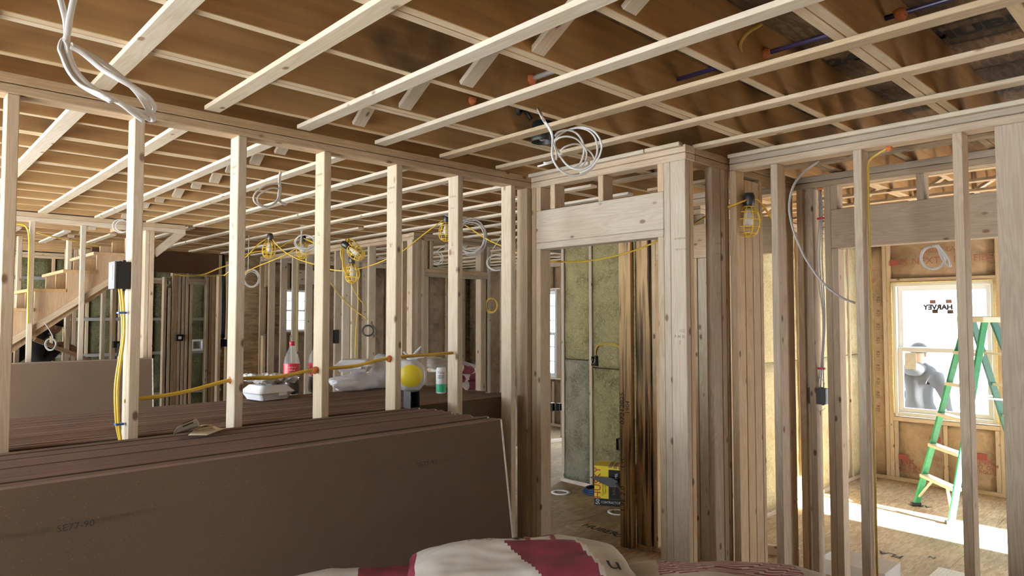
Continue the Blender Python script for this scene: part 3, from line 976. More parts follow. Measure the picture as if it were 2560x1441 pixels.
# wall_side: left wall of that room, yellow mineral wool between the studs
YN = 2.745
w = wall_side = struct('wall_side', (6.0, YN, 0))
plates_x(w, X4 + S4 + .3, XW - .002, YN, M['spruce'])
xx = 4.62
while xx < XW - .1:
    stud_x(w, xx, YN, mat=M['spruce'])
    x1 = min(xx + SPAN, XW - .004)
    if x1 - xx > .1:
        batt(w, (xx + T + .001, x1 - .001), (YN + .012, YN + S4), (T, 1.30), M['wool_yellow'], .01, face='y', nseg=(4, 14))
        batt(w, (xx + T + .001, x1 - .001), (YN + .012, YN + S4), (1.305, ZP), M['wool_yellow'], .01, face='y', nseg=(4, 14))
    xx += SPAN
box('sheathing', w, (X4 + S4 + .3, XW - .002), (YN + S4 + .001, YN + S4 + .012), (0, ZT), M['sheath'], 'z', 0)

# ---------------------------------------------------------------- room beyond the partition
# wall_door: along X with a framed door opening
YR, XR = 5.692, 4.022
w = wall_door = struct('wall_door', (4.6, YR, 0))
plates_x(w, XR - .02, 7.75, YR, M['spruce_b'], False)
box('bottom_plate', w, (XR - .02, 4.14), (YR, YR + S4), (0, T), M['spruce_b'], 'x')
for x0, m_, z1 in ((3.985, 'spruce_b', ZP), (4.024, 'spruce', ZP), (4.063, 'spruce_b', ZP), (4.102, 'spruce', ZP), (4.141, 'spruce', 2.122), (4.905, 'spruce_b', 2.122), (4.944, 'spruce', 2.122), (5.012, 'spruce', ZP)):
    stud_x(w, x0, YR, z1=z1, mat=M[m_])
box('header', w, (4.142, 5.010), (YR, YR + S4), (2.123, 2.161), M['spruce'], 'x')
box('header', w, (4.142, 5.010), (YR, YR + S4), (2.162, 2.200), M['spruce_b'], 'x')
for x0 in (4.142, 4.215, 4.90):
    stud_x(w, x0, YR, 2.201, ZP, M['spruce_b'])
for x0 in (6.15, 6.57, 7.0, 7.4):
    stud_x(w, x0, YR + .65, z1=2.45, mat=M['spruce_b'])
box('bottom_plate', w, (5.75, 7.78), (YR + .65, YR + .65 + S4), (0, T), M['spruce'], 'x')

# wall_middle: long stud wall along Y, bare studs with an air gap
w = wall_middle = struct('wall_middle', (XR, 7.5, 0))
plates_y(w, YR + S4 + .001, 9.38, XR, M['spruce_b'])
for px, m_ in ((634, 'spruce_dark'), (650, 'spruce_b'), (672, 'spruce'), (702, 'spruce'), (731, 'spruce'), (765, 'spruce')):
    y0 = ON('X', XR, px, 760).y
    stud_y(w, XR, y0, mat=M[m_])
for px, m_ in ((838, 'spruce_b'), (858, 'spruce'), (880, 'spruce'), (922, 'spruce')):
    y0 = ON('X', XR, px, 760).y
    stud_y(w, XR, y0, mat=M[m_])
stud_y(w, XR, YR + S4 + .02, mat=M['spruce'])
stud_y(w, XR, YR + S4 + .14, mat=M['spruce_b'])

# wall_inside: header wall behind it
w = wall_header = struct('wall_inside', (4.4, 8.6, 0))
plates_x(w, XR + S4 + .002, 5.3, 8.6, M['spruce_b'], False)
box('header', w, (XR + S4 + .004, 4.75), (8.6, 8.6 + S4), (2.148, 2.338), M['spruce_b'], 'x')
stud_x(w, 4.75, 8.6, mat=M['spruce_b'])
stud_x(w, 5.2, 8.6, mat=M['spruce_b'])

# wall_back: exterior wall with a small double-hung window
YB = 9.4
w = wall_back = struct('wall_back', (5.0, YB, 0))
plates_x(w, XR, XW, YB, M['spruce_b'])
BW = (4.36, 4.74, 1.49, 2.10)
xx = XR + .02
while xx < XW - .1:
    x1 = min(xx + SPAN, XW - .004)
    hit = xx < BW[1] + .05 and x1 > BW[0] - .05
    stud_x(w, xx, YB, z1=ZP if not hit else BW[2] - .05, mat=M['spruce_b'], depth=.12)
    for za, zb in (((T, ZP),) if not hit else ((T, BW[2] - .03), (BW[3] + .03, ZP))):
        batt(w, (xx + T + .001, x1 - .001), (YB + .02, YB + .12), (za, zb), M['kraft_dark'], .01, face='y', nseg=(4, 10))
    xx += SPAN
yb = YB + .125
box('sheathing', w, (XR - .2, BW[0]), (yb, yb + .012), (-.3, ZS + .3), M['sheath'], 'z', 0)
box('sheathing', w, (BW[1], XW + .15), (yb, yb + .012), (-.3, ZS + .3), M['sheath'], 'z', 0)
box('sheathing', w, (BW[0], BW[1]), (yb, yb + .012), (-.3, BW[2]), M['sheath'], 'z', 0)
box('sheathing', w, (BW[0], BW[1]), (yb, yb + .012), (BW[3], ZS + .3), M['sheath'], 'z', 0)
win3 = struct('window_3', ((BW[0] + BW[1]) / 2, YB, BW[2]))
for (xa, xb, za, zb) in ((BW[0], BW[0] + .03, BW[2], BW[3]), (BW[1] - .03, BW[1], BW[2], BW[3]), (BW[0] + .03, BW[1] - .03, BW[2], BW[2] + .03), (BW[0] + .03, BW[1] - .03, BW[3] - .03, BW[3]), (BW[0] + .03, BW[1] - .03, 1.785, 1.81)):
    box('window_frame', win3, (xa, xb), (YB + .03, YB + .12), (za, zb), M['vinyl'], None, .003)
for za, zb in ((BW[2] + .03, 1.785), (1.81, BW[3] - .03)):
    box('pane', win3, (BW[0] + .03, BW[1] - .03), (YB + .07, YB + .074), (za, zb), M['glass'], 'z', 0)
    box('muntin', win3, (BW[0] + .03, BW[1] - .03), (YB + .066, YB + .078), ((za + zb) / 2 - .006, (za + zb) / 2 + .006), M['vinyl'], None, .001)
for k in range(6):                                            # R21 print seen through the door opening
    for px in (1066, 1090):
        p = ON('Y', YB + .01, px, 700 + k * 38)
        lettering('R21', .075, M['ink_faint'], p, (1, 0, 0), (0, 0, 1), w, 'facing_print', thick=0.004)

# wall_rear_left: deep end behind the stair, framed with dark batts
YD = 10.9
w = wall_deep = struct('wall_deep', (1.0, YD, 0))
plates_x(w, -2.4, XR, YD, M['spruce_b'])
xx = -2.3
while xx < XR - .05:
    stud_x(w, xx, YD, mat=M['spruce_b'], depth=.12)
    x1 = min(xx + SPAN, XR)
    if x1 - xx > .1:
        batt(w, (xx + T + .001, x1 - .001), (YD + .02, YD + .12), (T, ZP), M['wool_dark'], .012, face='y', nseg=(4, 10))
    xx += SPAN
for zz in (0.55, 1.15, 1.65, 2.2):
    box('resilient_channel', w, (-2.3, XR), (YD - .014, YD - .001), (zz, zz + .045), M['steel'], 'x', .002)
box('sheathing', w, (-2.5, XR + .2), (YD + .125, YD + .137), (-.3, ZS + .3), M['sheath'], 'z', 0)
box('sheathing', w, (XR + .13, XR + .142), (YB, YD + .13), (-.3, ZS + .3), M['sheath'], 'z', 0)

# wall_pantry: studs and a small framed doorway under the dropped beam
YQ = 9.95
w = wall_pantry = struct('wall_pantry', (2.9, YQ, 0))
def studs_px(lst, yq, ww):
    for pa, mt, z0, z1 in lst:
        x0 = ON('Y', yq, pa, 760).x
        stud_x(ww, x0, yq, z0, z1, M[mt])
studs_px([(409, 'spruce_dark', T, 2.25), (420, 'spruce', T, 2.10), (430, 'spruce_dark', T, 2.45), (437, 'spruce_dark', T, 2.45), (445, 'spruce', T, 2.45),
          (455, 'spruce_b', T, 2.45), (464, 'spruce', T, 2.45), (475, 'spruce_b', T, 2.16), (515, 'spruce', T, 2.45), (524, 'spruce_dark', T, 2.45), (530, 'spruce_b', T, 2.45), (536, 'spruce_dark', T, 2.45), (541, 'spruce_b', T, 2.45)], YQ, w)
xa, xb = ON('Y', YQ, 468, 700).x, ON('Y', YQ, 515, 700).x
box('header', w, (xa, xb), (YQ, YQ + S4), (2.163, 2.20), M['spruce'], 'x')
box('header', w, (xa, xb), (YQ, YQ + S4), (2.202, 2.24), M['spruce_b'], 'x')
xa, xb = ON('Y', YQ, 385, 700).x, ON('Y', YQ, 428, 700).x
box('header', w, (xa, xb), (YQ + .1, YQ + .1 + S4), (2.165, 2.20), M['spruce_dark'], 'x')
box('header', w, (xa, xb), (YQ + .1, YQ + .1 + S4), (2.202, 2.24), M['spruce_b'], 'x')
box('top_plate', w, (1.9, XR), (YQ, YQ + S4), (ZP, ZT), M['spruce_b'], 'x')
beam = struct('beam', (3.0, 9.55, 2.29))
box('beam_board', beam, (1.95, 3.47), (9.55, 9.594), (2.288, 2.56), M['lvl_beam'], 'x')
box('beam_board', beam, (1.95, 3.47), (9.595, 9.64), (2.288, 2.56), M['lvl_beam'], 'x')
box('post', beam, (3.472, 3.512), (9.55, 9.64), (0, 2.56), M['spruce_b'], 'z')
for px in (575, 590, 602):
    x0 = ON('Y', 9.6, px, 760).x
    stud_x(wall_pantry, x0, 9.7, mat=M['spruce_dark'])

# ---------------------------------------------------------------- stair wall and stair
YS = 6.755
w = wall_stair = struct('wall_stair', (1.3, YS, 0))
xe = ON('Z', ZP, 457, 586).x
box('top_plate', w, (-2.4, xe), (YS, YS + S4), (ZP, ZP + T - .001), M['spruce'], 'x')
box('top_plate', w, (-2.4, xe), (YS, YS + S4), (ZP + T, ZT), M['spruce_b'], 'x')
for x0, mt in ((-1.12, 'spruce'), (-.7, 'spruce'), (-.3, 'spruce'), (.12, 'spruce'), (.53, 'spruce'), (.932, 'spruce'), (1.296, 'spruce'), (1.797, 'spruce'), (1.838, 'spruce_b')):
    stud_x(w, x0, YS, mat=M[mt], depth=.04 if x0 in (.932, 1.296) else S4)
box('bottom_plate', w, (-2.4, 1.9), (YS, YS + S4), (0, T), M['spruce_b'], 'x')
box('bottom_plate', w, (-2.4, 2.2), (8.05, 8.05 + S4), (0, T), M['spruce_b'], 'x')
for x0 in (-.6, -.2, .2, .61, 1.02, 1.43, 1.84):
    zt = min(ZP, 1.1 + max(0, (x0 + .1) * .75))
    stud_x(w, x0, 8.05, z1=ZP, mat=M['spruce_b'])
for x0, yy, mt in ((1.62, 9.2, 'spruce_dark'), (1.70, 9.2, 'spruce_b'), (1.78, 9.2, 'spruce_dark'), (2.02, 9.3, 'spruce'), (2.30, 9.3, 'spruce_b'), (2.38, 9.3, 'spruce_dark'), (2.46, 9.3, 'spruce_b'), (.95, 9.3, 'spruce_dark'), (1.03, 9.3, 'spruce_b')):
    stud_x(w, x0, yy, mat=M[mt])
bar('brace', w, (1.10, 7.55, 1.50), (2.13, 7.55, 1.0), .089, .038, M['spruce_dark'], (0, 1, 0))
bar('knee_brace', w, (xe - .01, YS + .045, ZP + .02), (1.877, YS + .045, 2.28), .06, .07, M['spruce'], (0, 1, 0))

RISE, RUN = 0.1675, 0.2235
stair = thing('staircase', 'unfinished straight wooden staircase with sawtooth stringers and open treads', 'staircase', (0, 7.3, 0))
def sawtooth(y0, t):
    bm = bmesh.new()
    n0, n1 = -7, 2                         # step index: riser k at X = 1.217 + RUN*k rises from 1.945+RISE*k
    pts = []
    for k in range(n0, n1 + 1):
        xk, zk = 1.217 + RUN * k, 1.945 + RISE * k
        pts += [(xk, zk - .03), (xk, zk + RISE - .03)]
    xl, zl = pts[-1]
    pts.append((xl + .2, zl))
    drop = 0.335
    low = [(xl + .2, zl - drop + .13), (1.217 + RUN * n0, 1.945 + RISE * n0 - drop + .02)]
    loop = pts + low
    a = [bm.verts.new((x, y0, z)) for x, z in loop]
    b = [bm.verts.new((x, y0 + t, z)) for x, z in loop]
    bm.faces.new(a); bm.faces.new(b[::-1])
    for i in range(len(loop)):
        j = (i + 1) % len(loop)
        bm.faces.new((a[i], b[i], b[j], a[j]))
    bmesh.ops.recalc_face_normals(bm, faces=bm.faces)
    bmesh.ops.triangulate(bm, faces=bm.faces)
    return mesh_obj('stringer', bm, M['stair_ply'], stair)
for y0 in (6.86, 7.32, 7.80):
    sawtooth(y0, .032)
for k in range(-7, 3):
    xk, zk = 1.217 + RUN * k, 1.945 + RISE * k
    box('tread', stair, (xk - RUN - .03, xk - .001), (6.85, 7.84), (zk - .03, zk - .002), M['stair_ply'], 'y')
bar('stringer_rail', stair, (1.70, 6.84, 2.145), (-.45, 6.84, .535), .075, .05, M['spruce_b'], (0, 1, 0))

# ---------------------------------------------------------------- outer walls that close the house behind and beside the camera
w = wall_behind = struct('wall_behind', (2.0, -2.25, 0))
SX = (5.82, 6.46)                                             # tall opening the sun shines through
for xa, xb, za, zb in ((-2.5, SX[0], -.3, ZS), (SX[1], XW + .15, -.3, ZS), (SX[0], SX[1], 2.15, ZS)):
    box('sheathing', w, (xa, xb), (-2.27, -2.25), (za, zb), M['sheath'], 'z', 0)
for i in range(14):
    x0 = -2.4 + i * .61
    box('stud', w, (x0, x0 + T), (-2.249, -2.16), (T, ZP), M['spruce_b'], 'z')
w = wall_open = struct('wall_window_side', (-2.45, 4, 0))
for ya, yb in ((-2.25, 1.0), (5.0, 5.3), (8.6, 8.9), (10.7, 11.0)):
    box('sheathing', w, (-2.5, -2.46), (ya, yb), (-.3, ZS), M['sheath'], 'z', 0)
box('sheathing', w, (-2.5, -2.46), (-2.25, 11.0), (-.3, .05), M['sheath'], 'z', 0)
box('sheathing', w, (-2.5, -2.46), (-2.25, 11.0), (2.35, ZS), M['sheath'], 'z', 0)
for ya, yb in ((1.0, 5.0), (5.3, 8.6), (8.9, 10.7)):
    portal(-2.47, (ya + yb) / 2, 1.2, 2.3, yb - ya, (0, -math.pi / 2, 0))
portal(XW + .16, (WY0 + WY1) / 2, (WZ0 + WZ1) / 2, WZ1 - WZ0, WY1 - WY0, (0, math.pi / 2, 0))
portal(XW + .16, 5.64, 1.11, 1.98, 1.32, (0, math.pi / 2, 0))
portal(XW + .16, -.4, 1.11, 1.98, 2.3, (0, math.pi / 2, 0))
portal(XW + .16, (FAR_WY[0] + FAR_WY[1]) / 2, 1.44, 1.4, .87, (0, math.pi / 2, 0))
portal((SX[0] + SX[1]) / 2, -2.28, 1.07, SX[1] - SX[0], 2.15, (math.pi / 2, 0, 0))

# ================================================================ THINGS
# ---------------------------------------------------------------- drywall stacks
def sheet_mesh(L, H, t):
    bm = bmesh.new()
    prof = [(-t / 2, -H / 2), (t / 2, -H / 2), (t / 2, H / 2 - .007), (t * .3, H / 2), (-t * .3, H / 2), (-t / 2, H / 2 - .007)]
    rings = [[bm.verts.new((x, y, z)) for y, z in prof] for x in (-L / 2, L / 2)]
    k = len(prof)
    for i in range(k):
        f = bm.faces.new((rings[0][i], rings[0][(i + 1) % k], rings[1][(i + 1) % k], rings[1][i]))
        f.material_index = 0 if i in (1, 5) else 1
    bm.faces.new(rings[0][::-1]).material_index = 2
    bm.faces.new(rings[1]).material_index = 2
    bmesh.ops.recalc_face_normals(bm, faces=bm.faces)
    me = bpy.data.meshes.new('sheet')
    bm.to_mesh(me)
    bm.free()
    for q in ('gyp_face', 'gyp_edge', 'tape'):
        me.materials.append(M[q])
    return me


def stack(name_label, group, n, L, H, t, xend, ytop, ztop, lean, step, first_label=None, end_jit=.03, tape=True):
    """n sheets on edge; ytop/ztop is the top front arris of sheet 0, each further one stands `step` behind"""
    me = sheet_mesh(L, H, t)
    tm = None
    out = []
    for i in range(n):
        z = ztop + random.uniform(-.004, .004) - (.005 if i % 2 and i else 0) - (.006 if i % 8 == 5 else 0)
        y = ytop + i * step + (-.0008 if i % 2 else .0008)
        rot = Matrix.Rotation(-lean, 4, 'X')
        c = Vector((xend - L / 2 + (0 if i == 0 else random.uniform(-end_jit, end_jit * .6)) - i * .0006, y, z)) + rot @ Vector((0, t / 2, -H / 2))
        o = place(bpy.data.objects.new('drywall_sheet', me), None, Matrix.Translation(c) @ rot)
        tag(o, first_label if (first_label and i == 0) else name_label, 'drywall', group)
        if tape:
            if tm is None:
                tm = box_mesh(.010, t + .003, H - .01, M['tape'], .001)
            e = bpy.data.objects.new('end_tape', tm)
            place(e, o, Matrix.Translation(c) @ rot @ Matrix.Translation((L / 2 + .0, 0, 0)))
        out.append((o, c, rot))
    return out


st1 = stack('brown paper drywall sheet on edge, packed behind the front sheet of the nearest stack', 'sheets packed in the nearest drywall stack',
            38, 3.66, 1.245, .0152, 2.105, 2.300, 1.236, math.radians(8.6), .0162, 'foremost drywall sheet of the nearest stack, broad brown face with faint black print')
o, c, rot = st1[0]
for (px, py, s, sz, mt) in ((190, 1316, 'SE77-90', .026, 'ink'), (278, 1297, 'SCHEUTT', .020, 'ink_faint'), (362, 1281, 'FIN CUT TOP', .018, 'ink_faint'), (55, 1338, 'DRYWALL USE', .018, 'ink_faint'),
                            (1068, 1160, 'SE77-90', .028, 'ink'), (965, 1176, 'DRYWALL USE ONLY', .022, 'ink_faint'), (1132, 1150, 'SCHEUTT FIN', .022, 'ink_faint')):
    d = ray(px, py)
    nrm = rot @ Vector((0, -1, 0))
    p0 = c + nrm * .0076
    p = CAM + d * ((p0 - CAM).dot(nrm) / d.dot(nrm))
    lettering(s, sz, M[mt], p, (1, 0, 0), rot @ Vector((0, 0, 1)), o, 'print', thick=.0006, sx=1.1)
for k in range(5):                                     # dark code marks on the white end tape of the front sheet
    q = c + rot @ Vector((1.836, 0, .5 - k * .19 - random.uniform(0, .05)))
    e = bpy.data.objects.new('print', box_mesh(.0012, .009, .055, M['ink'], 0))
    place(e, o, Matrix.Translation(q) @ rot)

st2 = stack('brown paper drywall sheet on edge in the stack just behind the open stud partition', 'sheets of the stack behind the stud partition',
            54, 3.66, 1.22, .0152, 2.862, 3.032, 1.228, math.radians(-1.5), .0164, None, .035)
st3 = stack('brown paper drywall sheet packed in the short stack leaning on the stair wall', 'sheets leaning on the stair wall',
            8, 3.66, 1.34, .0152, 1.83, 6.575, 1.338, math.radians(6), .0165, 'front drywall sheet of the stack leaning on the stair wall', .01)
# dark stack below the stair where the stooping worker is
st4 = stack('dark drywall sheet on edge in the shadowed stack behind the stairs', 'sheets behind the stairs', 6, 2.4, 1.2, .0152, 1.95, 8.55, 1.215, math.radians(5), .0165, None, .01, False)

ZK = 1.236                                             # top of the second stack


# ---------------------------------------------------------------- electrical boxes
def elec_box(label, c, w, h, d, mat='black', face=(0, -1, 0), tabs=True, group=None):
    f = Vector(face).normalized()
    xh = Vector((0, 0, 1)).cross(f)
    m = Matrix.Translation(Vector(c)) @ Matrix(((xh.x, f.x, 0, 0), (xh.y, f.y, 0, 0), (xh.z, f.z, 1, 0), (0, 0, 0, 1)))
    b = thing('electrical_box', label, 'electrical box', c, group)
    bm = bmesh.new()                                    # open box with wall thickness
    t = .003
    for (x0, x1, y0, y1, z0, z1) in ((-w / 2, w / 2, -d / 2, -d / 2 + t, -h / 2, h / 2), (-w / 2, -w / 2 + t, -d / 2 + t, d / 2, -h / 2, h / 2), (w / 2 - t, w / 2, -d / 2 + t, d / 2, -h / 2, h / 2),
                                     (-w / 2 + t, w / 2 - t, -d / 2 + t, d / 2, -h / 2, -h / 2 + t), (-w / 2 + t, w / 2 - t, -d / 2 + t, d / 2, h / 2 - t, h / 2)):
        r = bmesh.ops.create_cube(bm, size=1)
        bmesh.ops.scale(bm, vec=(x1 - x0, y1 - y0, z1 - z0), verts=r['verts'])
        bmesh.ops.translate(bm, vec=((x0 + x1) / 2, (y0 + y1) / 2, (z0 + z1) / 2), verts=r['verts'])
    mesh_obj('body', bm, M[mat], b, m)
    if tabs:
        for sx in (-1, 1):
            for sz in (-1, 1):
                place(bpy.data.objects.new('tab', box_mesh(.012, .012, .008, M[mat], .001)), b, m @ Matrix.Translation((sx * w * .3, -d * .1, sz * (h / 2 + .003))))
    return b


# box and its yellow cables on the second stud of the partition
p = ON('Y', Y1 + .045, 306, 690)
eb = elec_box('large black electrical box with yellow cables on a partition stud', (.7334 - .026, Y1 + .042, p.z), .082, .105, .048, 'black', (-1, 0, 0))
box('faceplate', eb, (.675, .682), (Y1 - .002, Y1 + .086), (p.z - .053, p.z + .053), M['roof_dark'], 'z', .001)
box('label', eb, (.6738, .6748), (Y1 + .025, Y1 + .05), (p.z - .02, p.z + .038), M['paper'], 'z', 0)
yc = thing('cable', 'pair of yellow cables running down a partition stud to the orange foam', 'cable', (.727, Y1, 1.6))
xs_ = .727
for dx, dy in ((0, .0), (-.006, .011)):
    tube('cable_run', yc, [(xs_ - .018 + dx, Y1 + .03 + dy, p.z - .05), (xs_ - .010 + dx, Y1 + .028 + dy, p.z - .12), (xs_ - .007 + dx * .5, Y1 + .026 + dy, p.z - .24), (xs_ - .024 + dx, Y1 + .024 + dy, p.z - .42),
                            (xs_ - .02 + dx, Y1 + .02 + dy, p.z - .56), (xs_ - .010 + dx * .5, Y1 + .02 + dy * .6, p.z - .64), (xs_ - .006, Y1 + .02 + dy * .6, p.z - .70)], .0048, M['yellow'], 6, 1.0)
for zz in (p.z - .145, p.z - .575):
    box('cable_tie', yc, (xs_ - .03, xs_ - .001), (Y1 + .015, Y1 + .048), (zz - .004, zz + .004), M['blue_tape'], 'x', .001)


def foam_blob(parent, c, r=.014):
    bm = bmesh.new()
    bmesh.ops.create_icosphere(bm, subdivisions=2, radius=r)
    s = random.uniform(0, 40)
    for v in bm.verts:
        v.co *= 1 + .45 * noise.noise(v.co * (1.8 / r) + Vector((s, 0, 0)))
    return mesh_obj('firestop_foam', bm, M['foam'], parent, Matrix.Translation(Vector(c)), True)


foam_blob(yc, (xs_ - .006, Y1 + .03, p.z - .715), .02)

# long yellow cable threaded through the partition studs
cab = thing('cable', 'long yellow cable threaded level through holes in the partition studs', 'cable', (1.5, Y1 + .05, 1.35))
keys = [(315, 1004), (583, 951), (789, 926), (975, 897)]
pts = []
for px, py in keys:
    q = ON('Y', Y1 + .045, px, py)
    pts.append(q)
pts[0].x = .73
path = []
for a, b in zip(pts, pts[1:]):
    path += [a, a.lerp(b, .5) - Vector((0, 0, .012))]
path.append(pts[-1])
path.append(pts[-1] + Vector((.42, 0, .012)))
tube('cable_run', cab, path, .0062, M['yellow_dark'], 6, 1.5)
tube('cable_run', cab, [q + Vector((0, -.004, .007)) for q in path], .004, M['yellow'], 6)
for q in pts[1:]:
    foam_blob(cab, q + Vector((-.004, 0, 0)), .017)

# ---------------------------------------------------------------- rubbish and drinks on the second stack
def crumple(bm, amp, freq, seed=0):
    for v in bm.verts:
        n = noise.noise_vector(v.co * freq + Vector((seed, seed * 2, 1))) + .5 * noise.noise_vector(v.co * freq * 2.7 + Vector((seed, 3, 1)))
        v.co += n * amp


def clamshell(label, x0, y0, z0, w, d, h, rotz, lid_tilt=0):
    t = thing('takeout_container', label, 'container', (x0, y0, z0))
    R_ = Matrix.Translation((x0, y0, z0)) @ Matrix.Rotation(rotz, 4, 'Z')
    def tray(name, zb, zt, wb, wt, flip=False):
        bm = bmesh.new()
        def ring(ww, dd, z, r=.02, n=4):
            vs_ = []
            for cx, cy, a0 in ((ww / 2 - r, dd / 2 - r, 0), (-ww / 2 + r, dd / 2 - r, 90), (-ww / 2 + r, -dd / 2 + r, 180), (ww / 2 - r, -dd / 2 + r, 270)):
                for k in range(n):
                    a = math.radians(a0 + 90 * k / (n - 1))
                    vs_.append(bm.verts.new((cx + r * math.cos(a), cy + r * math.sin(a), z)))
            return vs_
        dd = d - w
        rs = [ring(wb, wb + dd, zb), ring((wb * .3 + wt * .7), wb * .3 + wt * .7 + dd, zb + (zt - zb) * .75), ring(wt, wt + dd, zt - .006 if not flip else zb + (zt - zb) * .9), ring(wt + .012, wt + dd + .012, zt)]
        if flip:
            rs = [ring(wt + .012, wt + dd + .012, zb), ring(wt, wt + dd, zb + .006), ring(wb * .3 + wt * .7, wb * .3 + wt * .7 + dd, zb + (zt - zb) * .4), ring(wb, wb + dd, zt)]
        for a, b in zip(rs, rs[1:]):
            for k in range(len(a)):
                bm.faces.new((a[k], a[(k + 1) % len(a)], b[(k + 1) % len(b)], b[k])).smooth = False
        bm.faces.new(rs[0][::-1]); bm.faces.new(rs[-1])
        return mesh_obj(name, bm, M['foam_box'], t, R_)
    tray('tray', 0, h * .52, w * .78, w)
    tray('lid', h * .52, h, w * .72, w, True)
    place(bpy.data.objects.new('clasp', box_mesh(.05, .006, .022, M['foam_box'], .002)), t, R_ @ Matrix.Translation((.03, -d / 2 - .004, h * .42)))
    return t


q = ON('Z', ZK, 668, 998)
clamshell('white foam takeout container under crumpled foil, left of the cola bottle', 1.66, 3.79, ZK, .215, .215, .082, math.radians(8))
tr = thing('crumpled_foil', 'heap of crumpled foil and plastic film on the white takeout container', 'wrapper', (1.66, 3.80, ZK + .083))
for k in range(7):
    bm = bmesh.new()
    bmesh.ops.create_icosphere(bm, subdivisions=3, radius=.042)
    crumple(bm, .03, 34, k)
    bmesh.ops.scale(bm, vec=(1.2, 1, .55), verts=bm.verts)
    mesh_obj('foil_piece', bm, M['foil' if k % 3 else 'film_dense'], tr, Matrix.Translation((1.59 + .035 * k * .8, 3.78 + random.uniform(-.05, .05), ZK + .102 + random.uniform(0, .018))))


def bottle(label, x, y, z):
    b = thing('soda_bottle', label, 'bottle', (x, y, z))
    lathe('shell', b, [(.03, 0), (.046, .006), (.048, .03), (.045, .085), (.047, .10), (.047, .19), (.040, .225), (.024, .262), (.014, .285), (.0135, .30)], M['pet'], (x, y, z), 20)
    lathe('drink', b, [(.028, .002), (.0445, .008), (.0465, .03), (.0435, .085), (.0445, .098)], M['cola'], (x, y, z), 20)
    lathe('label_band', b, [(.0478, .112), (.0478, .185)], M['red'], (x, y, z), 20, cap=False)
    lathe('cap', b, [(.0155, .292), (.0155, .316), (.013, .318)], M['red_cap'], (x, y, z), 16)
    d = (CAM - Vector((x, y, z))); d.z = 0; d.normalize()
    xd = Vector((0, 0, 1)).cross(d)
    for dz, s in ((.165, 'share a'), (.148, 'with a'), (.131, 'smile')):
        lettering(s, .015, M['white'], Vector((x, y, z + dz)) + d * .0482, xd, (0, 0, 1), b, 'label_lettering', thick=.001)
    return b


q = ON('Z', ZK, 722, 988)
bottle('cola bottle with red label beside the foil-topped white container', q.x + .03, q.y + .03, ZK)
q = ON('Z', ZK, 786, 984)
bottle('second cola bottle almost hidden behind a partition stud', q.x + .03, q.y + .04, ZK)


def blob_bag(name, label, cat, c, size, mat, seed, amp=.25, knot=None, sub=4):
    t = thing(name, label, cat, (c[0], c[1], c[2]))
    bm = bmesh.new()
    bmesh.ops.create_icosphere(bm, subdivisions=sub, radius=1)
    for v in bm.verts:
        n = noise.noise(v.co * 1.6 + Vector((seed, 0, 0))) * amp + noise.noise(v.co * 4.5 + Vector((0, seed, 0))) * amp * .45
        v.co *= 1 + n
        v.co.z = max(v.co.z, -.72)
    bmesh.ops.scale(bm, vec=size, verts=bm.verts)
    zmin = min(v.co.z for v in bm.verts)
    for v in bm.verts:
        v.co.z -= zmin
    mesh_obj('bag_body', bm, mat, t, Matrix.Translation(Vector(c)), True)
    return t


q = ON('Z', ZK, 878, 978)
blob_bag('plastic_bag', 'full white translucent plastic bag under the second takeout container', 'plastic bag', (q.x + .07, q.y + .08, ZK), (.175, .12, .060), M['film_dense'], 3)
q2 = DP(884, 926, (q - CAM).dot(_f) + .1)
clamshell('white foam takeout container lying on a bulging plastic bag', q.x + .06, q.y + .06, ZK + .118, .225, .215, .075, math.radians(-38))
q = ON('Z', ZK, 958, 972)
blob_bag('plastic_bag', 'crumpled clear plastic bag between the container and the yellow bag', 'plastic bag', (q.x + .06, q.y + .08, ZK), (.10, .09, .13), M['film'], 9)
# knotted bag with the round yellow print
q = ON('Z', ZK, 1020, 978)
kb = blob_bag('carrier_bag', 'knotted clear carrier bag with a big round yellow print', 'plastic bag', (q.x + .06, q.y + .06, ZK), (.095, .09, .115), M['film_dense'], 5, .16)
bm = bmesh.new()
for i in range(9):
    for j in range(9):
        pass
cx, cy = q.x + .06, q.y + .06
dv = (CAM - Vector((cx, cy, 1.3))); dv.z = 0; dv.normalize()
sx_ = Vector((0, 0, 1)).cross(dv)
vv = {}
N = 14
for i in range(N + 1):
    rr = i / N
    for k in range(28):
        a = 2 * math.pi * k / 28
        u, v_ = rr * math.cos(a) * .078, rr * math.sin(a) * .070
        dep = .112 * math.sqrt(max(0, 1 - (u / .115) ** 2 - (v_ / .14) ** 2))
        vv[i, k] = bm.verts.new(Vector((cx, cy, ZK + .095)) + sx_ * u + Vector((0, 0, v_)) + dv * dep) if i else None
c0 = bm.verts.new(Vector((cx, cy, ZK + .095)) + dv * .112)
for k in range(28):
    bm.faces.new((c0, vv[1, k], vv[1, (k + 1) % 28]))
    for i in range(1, N):
        bm.faces.new((vv[i, k], vv[i + 1, k], vv[i + 1, (k + 1) % 28], vv[i, (k + 1) % 28]))
mesh_obj('yellow_print', bm, M['yellow_print'], kb, None, True)
for ang, L_ in ((.9, .11), (2.3, .07), (.2, .09)):
    d = sx_ * math.cos(ang) + Vector((0, 0, math.sin(ang)))
    tube('handle', kb, [Vector((cx, cy, ZK + .185)), Vector((cx, cy, ZK + .195)) + d * L_ * .5, Vector((cx, cy, ZK + .19)) + d * L_], lambda t: .012 - .006 * t, M['film_dense'], 7, .4)

